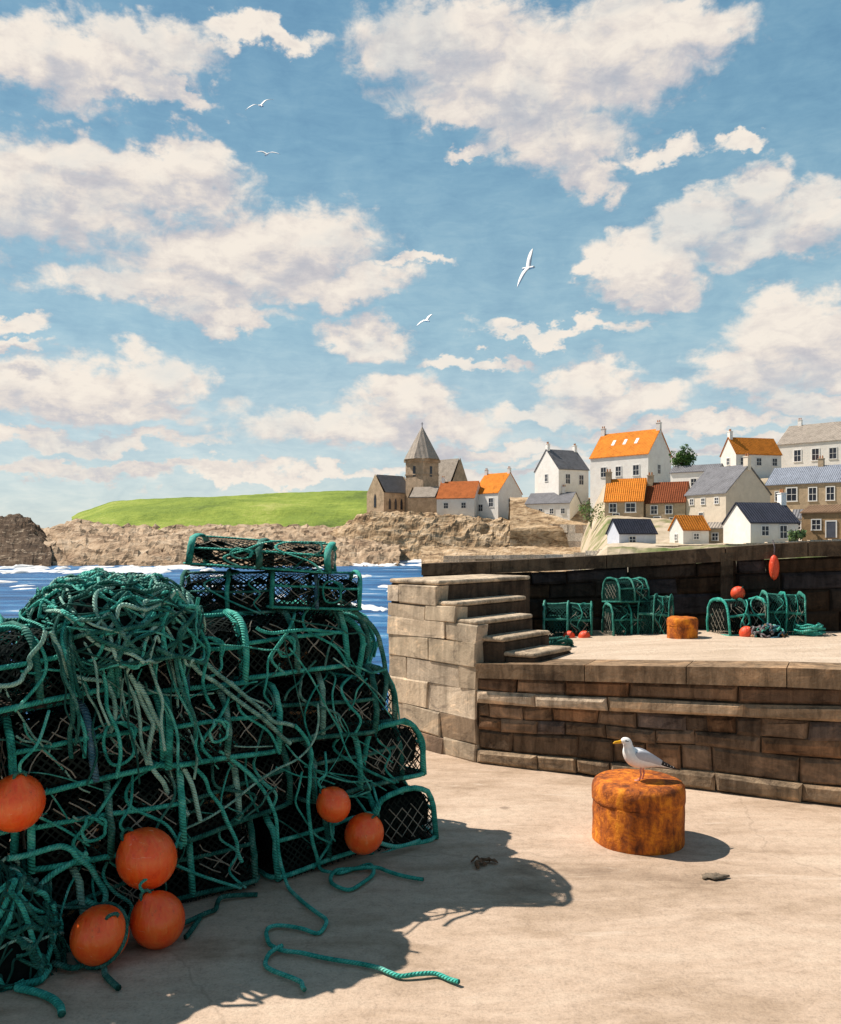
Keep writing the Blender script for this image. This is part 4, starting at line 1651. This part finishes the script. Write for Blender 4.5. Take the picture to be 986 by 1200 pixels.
variants = [make_creel(1), make_creel(2, 'rope_dark', 'rope'), make_creel(3, 'rope', 'rope_blue', 'rope_dark'), make_creel(4, 'rope_dark', 'rope_pale', 'rope_tan'), make_creel(5, 'rope', 'rope_dark', 'rope', False)]
used = set()
FANG = math.atan2(.643, .765)
f2 = Vector((.765, .643))
nf = Vector((.643, -.765))
Q0 = Vector((-2.0, 4.07))
rd = random.Random(77)


def put_creel(s, back, z, yaw, label, var=None, scale=(1, 1, .965), jit=1.0, tilt=0.0, xy=None):
    v = rd.randrange(len(variants)) if var is None else var
    c = Q0 + f2 * s - nf * (CW / 2 + back) if xy is None else Vector(xy)
    loc = (c.x + rd.uniform(-.02, .02) * jit, c.y + rd.uniform(-.02, .02) * jit, z)
    rot = (R(rd.uniform(-4, 4) + tilt) * jit, R(rd.uniform(-4, 4)) * jit, yaw + R(rd.uniform(-10, 10)) * jit)
    if v not in used:
        used.add(v)
        r = variants[v]
        r.location, r.rotation_euler, r.scale = loc, rot, scale
        r['label'] = label
        return r
    return copy_tree(variants[v], loc, rot, scale, label)


LH = .397
LAY = ['bottom', 'second', 'third', 'top']
cols = [(-.42, 'at the left edge of the photo'), (.36, 'below the left of the rope heap'), (1.14, 'left of the middle of the stack'), (1.90, 'right of the middle of the stack')]
for li in range(4):
    for ci, (s, where) in enumerate(cols):
        put_creel(s + rd.uniform(-.09, .09) + (-.16 if li == 3 else .12 if li % 2 else -.05), rd.uniform(-.07, .07), li * LH, FANG, f'green creel seen side-on in the {LAY[li]} layer, {where}', var=(li * 2 + ci * 3) % 5)
# right end: creels turned end-on, stepping in towards the top
put_creel(2.52, .10, 0, FANG + R(90), 'end-on creel with pale lattice at the bottom right corner of the stack', 0)
put_creel(2.44, .16, LH, FANG + R(84), 'end-on creel in the second layer at the right end of the stack', 2)
put_creel(2.36, .26, 2 * LH, FANG + R(70), 'end-on creel in the third layer at the right end of the stack', 1)
put_creel(2.22, .30, 3 * LH - .06, FANG + R(50), 'skewed creel sloping down at the top right of the stack', 4, tilt=14)
# second row behind
for li in range(4):
    for ci, (s, where) in enumerate([(-.2, 'left edge'), (.58, 'left part'), (1.36, 'middle'), (2.1, 'right part')]):
        if li == 3 or ci in (3,) or li == 2:
            put_creel(s, .56, li * LH, FANG, f'green creel in the back row of the stack, {LAY[li]} layer, {where}')
        else:
            put_creel(s, .56, li * LH, FANG, f'green creel hidden in the back row of the stack, {LAY[li]} layer, {where}')
# top creels
put_creel(0, 0, 4 * LH - .01, R(10), 'squat creel under the topmost creel, left one of two', 1, (.74, 1, .60), xy=(-1.235, 5.5))
put_creel(0, 0, 4 * LH - .01, R(4), 'squat creel under the topmost creel, right one of two', 2, (.74, 1, .60), xy=(-.70, 5.55))
put_creel(0, 0, 4 * LH + .245, R(6), 'topmost creel of the stack, lying above the two squat creels', 0, (1.14, 1, .48), xy=(-1.0, 5.5))

# ------------------------------------------------------------------ ropes over the stack


def on_stack(px, py, off=.05):
    d = Vector(((px - 493) / F, 1, (HZ - py) / F))
    t = (Q0.dot(nf) + off) / (d.x * nf.x + d.y * nf.y)
    p = d * t
    return Vector((p.x, p.y, EYE + p.z))


def rope_obj(name, paths, r, mat_, label, cat='rope', group=None, rs=0, wander=.015):
    rr = random.Random(rs or len(bpy.data.objects))
    mb = MB()
    for pts in paths:
        q = catmull(pts, 2)
        q = [p + Vector((rr.gauss(0, wander), rr.gauss(0, wander * .6), rr.gauss(0, wander * .4))) * .4 for p in q]
        mb.tube(catmull(q, 6), r * .78, 8)
    return tag(mb.build(name, M[mat_], None, True), label, cat, group)


def S_(*pp, off=.06):
    return [on_stack(x, y, off + .03 * mn.noise(Vector((x * .05, y * .05, 1)))) for x, y in pp]


GRP = 'loose ropes on the creel stack'
rope_obj('rope', [S_((205, 738), (228, 762), (255, 790), (290, 818), (322, 845), (345, 850))] + [S_((200, 742), (222, 772), (250, 800), (285, 824), (318, 850), (338, 872))],
         .016, 'rope_pale', 'pale teal double rope slanting down right across the stack front', 'rope', GRP)
rope_obj('rope', [S_((345, 850), (362, 870), (364, 900), (362, 940), (366, 985)) + [G(376, 1018, .02), G(400, 1022, .02), G(432, 1014, .02), G(436, 1026, .02), G(410, 1042, .02), G(388, 1034, .02), G(396, 1020, .03), G(440, 1017, .03), G(470, 1026, .02), G(498, 1032, .02)]],
         .015, 'rope', 'teal rope hanging down the stack and looping on the shaded quay beside two floats', 'rope', GRP)
rope_obj('rope', [S_((152, 790), (168, 822), (178, 850), (172, 885), (182, 905), (200, 930), (222, 955))] + [S_((160, 800), (182, 840), (205, 880), (225, 920), (236, 962))],
         .017, 'rope_pale', 'thick pale teal rope hanging from the heap above the round float', 'rope', GRP)
rope_obj('rope', [S_((215, 880), (238, 912), (258, 945), (275, 985), (282, 1010))] + [S_((258, 880), (290, 905), (310, 930), (322, 960), (326, 1000)) + [G(338, 1040, .02), G(362, 1062, .02), G(382, 1078, .02), G(374, 1092, .02), G(330, 1084, .02), G(311, 1092, .02), G(318, 1108, .02), G(350, 1118, .02), G(400, 1126, .02), G(440, 1134, .02), G(470, 1143, .02), G(510, 1142, .02), G(540, 1151, .02)]],
         .014, 'rope', 'long teal rope running off the stack and zigzagging across the sunlit quay', 'rope', GRP)
rope_obj('rope', [[G(330, 1108, .03), G(308, 1128, .02), G(335, 1142, .02), G(352, 1152, .02), G(358, 1160, .02)]], .014, 'rope', 'short teal rope end curling out of the shadow at the bottom', 'rope', GRP)
rope_obj('rope', [S_((55, 740), (38, 770), (30, 790), (10, 802), (-30, 806))] + [S_((60, 740), (72, 770), (82, 790), (100, 795), (125, 800), (134, 830), (130, 858))],
         .015, 'rope_pale', 'pale rope looping from the left of the heap over the upper left creels', 'rope', GRP)
rope_obj('rope', [S_((230, 700), (232, 730), (245, 760), (238, 800), (250, 830))] + [S_((300, 735), (320, 742), (360, 738), (400, 742))], .013, 'rope', 'teal rope lying over the creels beneath the topmost creel', 'rope', GRP)
rope_obj('rope', [S_((398, 702), (425, 722), (442, 745), (450, 770), (452, 800), (446, 822), off=-.02)], .02, 'rope_dark', 'dark green rope curving down the upper right shoulder of the stack', 'rope', GRP)
rope_obj('rope', [[G(190, 1096, .03), G(228, 1076, .03), G(250, 1066, .02), G(262, 1052, .03), G(300, 1048, .02)] , [G(232, 1076, .02), G(224, 1092, .02), G(215, 1098, .02)]], .017, 'rope_dark', 'green rope on the shaded ground right of the paired floats', 'rope', GRP)
rope_obj('rope', [S_((8, 1006), (40, 1000), (72, 992), (92, 1005), (116, 1030), (122, 1060), (100, 1056))] + [S_((30, 1060), (55, 1030), (84, 1012), (104, 998))], .019, 'rope', 'thick teal rope wound over the creel left of the round float', 'rope', GRP)
rope_obj('rope', [[G(10, 1146, .03), G(30, 1130, .05), G(54, 1134, .03), G(46, 1150, .02), G(20, 1158, .02), G(48, 1164, .02), G(70, 1178, .02), G(74, 1188, .02)]], .022, 'rope', 'teal rope end lying on the quay in the bottom left corner', 'rope', GRP)
rope_obj('rope', [[G(60, 1128, .03), G(84, 1134, .03), G(112, 1128, .02), G(124, 1142, .02), G(138, 1158, .02)]], .018, 'rope_dark', 'green rope under the lowest orange float', 'rope', GRP)
rope_obj('rope', [S_((438, 985), (465, 992), (492, 985), off=.1)], .017, 'rope', 'short teal rope at the foot of the right end creel', 'rope', GRP)

# thin torn net over the whole front of the stack
mb = MB()
rr_ = random.Random(61)
for q in range(62):
    x, y = rr_.uniform(-20, 440), rr_.uniform(725, 960)
    if y < 745 and x < 220:
        y += 60
    dx, dy = rr_.gauss(7, 9), rr_.uniform(4, 18)
    pts = []
    for i in range(rr_.randrange(5, 10)):
        lim = interp(x, [(0, 1095), (230, 1045), (440, 975)])
        if y > lim or x > 462:
            break
        pts.append(on_stack(x, y, rr_.uniform(.015, .06)))
        dx += rr_.gauss(0, 6)
        dy += rr_.gauss(0, 4)
        x += dx
        y += max(-4, dy)
    if len(pts) > 2:
        mb.cur = rr_.choice((0, 0, 1, 1, 2, 3))
        mb.tube(catmull(pts, 6), rr_.uniform(.0035, .0075), 6)
tag(mb.build('torn_net', [M['rope'], M['rope_light'], M['rope_dark'], M['rope_pale']], None, True), 'thin torn strands of teal net trailing over the whole front of the creel stack', 'fishing net')

# heaps of rope and net
def make_heap(loc, label, RX, RY, H, seed, strands, drops=(), rz=0.0):
    heap = empty('net_heap', loc, label, 'fishing net', rz=rz)
    rr_ = random.Random(seed)

    def surf(a, t, lift=0.0):
        t = max(.02, min(1.05, t))
        rr = math.sin(min(1, t) * math.pi / 2) ** .8
        k = 1 + .22 * mn.noise(Vector((math.cos(a) * 1.5, math.sin(a) * 1.5, t * 2 + seed)))
        z = H * max(0, math.cos(min(1, t) * math.pi / 2)) ** .75 - .12 * t ** 4 * (1 if drops else .2)
        z += .22 * H * mn.fractal(Vector((math.cos(a) * rr * 3, math.sin(a) * rr * 3, seed)), 1, 2, 3)
        return Vector(((RX + lift) * rr * k * math.cos(a), (RY + lift) * rr * k * math.sin(a), z + lift))
    mb = MB()
    mb.grid([[surf(k * 2 * math.pi / 36, i / 18) for k in range(36)] for i in range(19)], wrap=True)
    mb.build('net', M['funnel'], heap, True)
    for mt, cnt, rad in strands:
        mb = MB()
        for q in range(cnt):
            a, t = rr_.uniform(0, 6.28), rr_.uniform(.0, 1.0) ** .6
            da, dt = rr_.uniform(-.35, .35), rr_.uniform(-.14, .14)
            pts = []
            for i in range(9):
                pts.append(surf(a, t, rr_.uniform(.005, .035)))
                a += da + rr_.gauss(0, .10)
                t += dt + rr_.gauss(0, .035)
                if t < .05 or t > 1.03:
                    dt = -dt
            mb.tube(catmull(pts, 5), rad * rr_.uniform(.6, 1.25), 6)
        for q in range(drops[1] if drops else 0):
            p0 = on_stack(rr_.uniform(*drops[0]), drops[2], .05) - heap.location
            pts = [p0 + Vector((0, .1, .12)), p0]
            for i in range(rr_.randrange(3, 8)):
                p0 = p0 + Vector((rr_.gauss(.02, .022), rr_.gauss(-.0, .012), -rr_.uniform(.07, .14)))
                pts.append(p0 + Vector((.02, -.03, 0)))
            mb.tube(catmull(pts, 5), rad * rr_.uniform(.7, 1.1), 6)
        mb.build('rope_tangle', M[mt], heap, True)
    return heap


hp = on_stack(132, 735, -.25)
make_heap((hp.x, hp.y, 4 * LH - .08), 'tall heap of tangled teal rope and net on top of the left creels', .43, .38, .29, 41,
          (('rope', 40, .0105), ('rope_pale', 22, .010), ('rope_dark', 50, .012), ('rope_light', 22, .008), ('net_teal', 60, .005)), ((55, 210), 4, 745))
hp = on_stack(40, 1075, .16)
make_heap((hp.x - .20, hp.y + .02, 0), 'loose bundle of teal net lying on the quay in front of the lower left creel', .29, .22, .42, 17,
          (('rope', 22, .012), ('rope_pale', 8, .011), ('rope_dark', 30, .013), ('rope_tan', 5, .010), ('net_teal', 60, .005)))


# ------------------------------------------------------------------ floats
def buoy(loc, r, label, mat_='buoy', lug=(.3, -1, .2), strap=False, group='orange floats', sq=1.06, cord=None):
    root = empty('buoy', loc, label, 'buoy', group)
    ax = Vector(lug).normalized()
    mb = MB()
    a1 = ax.orthogonal().normalized()
    a2 = ax.cross(a1)
    rows = []
    for i in range(25):
        t = math.pi * i / 24
        rr = math.sin(t) * r
        h = math.cos(t) * r * sq + (.17 * r * math.exp(-(t / .30) ** 2))
        rows.append([ax * h + (a1 * math.cos(q) + a2 * math.sin(q)) * max(rr, 1e-4) * (1 + .012 * mn.noise(Vector((math.cos(q), math.sin(q), t * 2)))) for q in [k * 2 * math.pi / 28 for k in range(28)]])
    mb.grid(rows, wrap=True)
    mb.build('float_body', M[mat_], root, True)
    mb = MB()
    c = ax * r * sq * 1.1
    mb.tube([c + (ax * math.cos(q) + a1 * math.sin(q)) * r * .2 for q in [k * 2 * math.pi / 10 for k in range(10)]], r * .065, 6, True)
    mb.build('eyelet', M['rope_dark'], root, True)
    if cord:
        mb = MB()
        e = c + ax * r * .18
        tgt = Vector(cord)
        mb.tube(catmull([e, e + Vector((0, 0, .02)) + ax * .03, lerp(e, tgt, .55) + Vector((.02, -.03, -.02)), tgt], 6), .008, 6)
        mb.build('cord', M['rope'], root, True)
    if strap:
        mb = MB()
        b1_ = (a1 * .6 + ax * .8).normalized()
        b2_ = a2
        mb.tube([(b1_ * math.cos(q) + b2_ * math.sin(q)) * r * 1.06 for q in [k * 2 * math.pi / 28 for k in range(28)]], r * .07, 6, True)
        mb.build('lashing', M['rope_dark'], root, True)
    return root


def float_at(px, py, rpx, off, label, **kw):
    p = on_stack(px, py, off)
    r = rpx * p.y / F
    return buoy(p, r, label, **kw)


float_at(19, 941, 32, .10, 'big orange-red float cut by the left edge of the photo', lug=(.25, -.3, .9), cord=(.12, .08, .42))
float_at(172, 1006, 34, .18, 'round orange float on its own above the pair at lower left', lug=(-.45, -.35, .8), cord=(-.12, .14, .40))
float_at(117, 1096, 33, .30, 'lowest orange float, with a dark green lashing round it', lug=(.5, -.4, .7), strap=True)
float_at(185, 1078, 31, .30, 'orange float touching the lashed one at its right', lug=(-.3, -.3, .9), cord=(.05, .22, .36))
float_at(391, 943, 20, .10, 'small dull orange float wedged among creels, upper of the right pair', mat_='buoy', lug=(-.5, -.3, .8), cord=(-.06, .08, .30))
float_at(427, 977, 23, .14, 'small orange-red float near the ground, lower of the right pair', mat_='buoy', lug=(.5, -.3, .8), cord=(.05, .10, .26))

# ------------------------------------------------------------------ gear on the raised quay
GR2 = 'gear under the parapet wall'


def far_creel(px, py, yaw, label, sc3, var):
    p = wall_pt(px, .34)
    return copy_tree(variants[var], (p.x, p.y, p.z), (R(rd.uniform(-3, 1)), R(rd.uniform(-3, 3)), R(yaw)), sc3, label, 'creels on the raised quay')


FT = [make_creel(12, 'rope_far', 'rope_far', 'rope_light', True, net='net_teal'), make_creel(14, 'rope_far', 'rope', 'rope_pale', True, net='net_teal')]
variants += FT
FT[0].location, FT[0].rotation_euler, FT[0].scale = wall_pt(666, .34), (0, 0, R(-12)), (.7, .8, 1.02)
FT[0]['label'] = 'teal creel on the raised quay with two red floats at its foot'
FT[0]['group'] = FT[1]['group'] = 'creels on the raised quay'
FT[1].location, FT[1].rotation_euler, FT[1].scale = wall_pt(734, .34), (0, 0, R(6)), (.56, .72, .94)
FT[1]['label'] = 'left teal creel of the pair at the middle of the dark wall'
far_creel(768, 744, -24, 'right teal creel of the pair at the middle of the dark wall', (.44, .7, 1.14), 5)
far_creel(738, 744, 20, 'teal creel stacked on the left creel of the middle pair', (.5, .7, .66), 5).location = FT[1].location + Vector((0, .02, .40))
far_creel(866, 743, 10, 'dark creel behind the two red floats near the right of the wall', (.62, .9, .98), 0)
far_creel(915, 742, -8, 'teal topped creel at the right below the hanging red float', (.5, .8, 1.1), 6)


def deck_float(px, py, rpx, label, off, onto=0.0, mat_='buoy_red', lug=(.3, -.6, .7)):
    p = wall_pt(px, off)
    r = rpx * p.y / F
    return buoy((p.x, p.y, p.z + onto + r), r, label, mat_, lug, group='red floats on the raised quay')


deck_float(667, 734, 7, 'left red float of two at the foot of the teal creel by the steps', .62)
deck_float(685, 734, 7, 'right red float of two at the foot of the teal creel by the steps', .64)
deck_float(865, 697, 8, 'upper red float on the dark creel near the wall buttress', .30, .395)
deck_float(875, 714, 8, 'lower red float on the dark creel near the wall buttress', .66, .0)
# long red float hanging on the wall
s = (Vector((P(906, 665, 9.4).x, 9.4)) - PA).dot(uP)
w_ = PA + uP * s + nP * .09
hz = EYE - (665 - HZ) / F * w_.y
hb = empty('hanging_float', (w_.x, w_.y, hz), 'long red float hanging on the dark parapet wall at right', 'buoy', 'red floats on the raised quay')
mb = MB()
rows = []
for i in range(13):
    t = i / 12
    rr = .052 * (math.sin(math.pi * min(1, max(0, t))) ** .45) + .002
    rows.append([(rr * math.cos(a), rr * .9 * math.sin(a), -.14 + .28 * t) for a in [k * 2 * math.pi / 14 for k in range(14)]])
mb.grid(rows, wrap=True)
mb.build('float_body', M['buoy_red'], hb, True)
mb = MB()
mb.tube([(0, 0, .13), (.01, .01, .22), (0, .04, .30)], .008, 5)
mb.build('cord', M['rope_grey'], hb, True)
# coils and bits of net on the quay under the wall
for (px, py, mt, lab, r) in ((948, 744, 'rope', 'teal rope scraps on the quay at the far right under the wall', .13),
                             (655, 762, 'rope_dark', 'dark coil of rope lying on the quay at the foot of the steps', .12)):
    p = wall_pt(px, .5) if px > 700 else deck_pt(px, py)
    mb = MB()
    pts = []
    rr_ = random.Random(px)
    for i in range(70):
        a = i * .55
        q = r * rr_.uniform(.45, 1.1)
        pts.append((q * math.cos(a) * 1.2, q * math.sin(a) * .8, .012 + .0016 * i + rr_.uniform(0, .02)))
    mb.tube(catmull(pts, 3), .011, 6)
    o = mb.build('rope_coil', M[mt], None, True)
    o.location = p
    tag(o, lab, 'rope', 'rope coils on the raised quay')

q = wall_pt(899, .66)
make_heap((q.x, q.y, q.z), 'small heap of grey, blue and teal rope between two creels under the dark wall', .15, .12, .12, 23,
          (('rope_grey', 14, .010), ('rope_blue', 8, .010), ('rope_light', 7, .010), ('rope_tan', 6, .010)))
# ------------------------------------------------------------------ scraps on the foreground quay
M['weed'] = mottled('dried_seaweed', (.16, .085, .045), .5, 40, .003, .8, .3)
M['weed_grey'] = mottled('grey_brown_seaweed', (.19, .15, .11), .4, 40, .003, .85, .2)
M['tuft'] = mottled('dry_weed_leaf', (.27, .24, .12), .4, 30, .0, .85, .1)


def frond(px, py, mt, label, L, n, seed, name='seaweed', hgt=.03):
    rr = random.Random(seed)
    mb = MB()
    for q in range(n):
        a = rr.uniform(-.5, .5) + (math.pi if rr.random() < .5 else 0)
        p = Vector((rr.gauss(0, L * .15), rr.gauss(0, L * .12), .006))
        rows = []
        wd = L * rr.uniform(.14, .24)
        for i in range(9):
            t = i / 8
            w = wd * (1 - t * .7) * (1 + .3 * math.sin(i * 2.1))
            sd = Vector((-math.sin(a), math.cos(a), 0))
            up = hgt * math.sin(t * math.pi) * rr.uniform(.3, 1.2) + .004
            rows.append([p + sd * w + Vector((0, 0, up)), p + Vector((0, 0, up + wd * .3)), p - sd * w + Vector((0, 0, up * .8))])
            p = p + Vector((math.cos(a), math.sin(a), 0)) * L / 9
            a += rr.gauss(0, .35)
        mb.grid(rows)
    o = mb.build(name, M[mt], None, True)
    so = o.modifiers.new('thickness', 'SOLIDIFY')
    so.thickness = .004
    o.location = G(px, py)
    return tag(o, label, 'seaweed')


frond(577, 1012, 'weed', 'curled red-brown dried seaweed by the shadow of the creel stack', .15, 3, 4)
frond(824, 1028, 'weed_grey', 'flat grey-brown dried seaweed just below the bollard shadow', .15, 4, 12, hgt=.012)

scene.render.engine = 'CYCLES'
scene.cycles.max_bounces = 6
scene.cycles.diffuse_bounces = 3
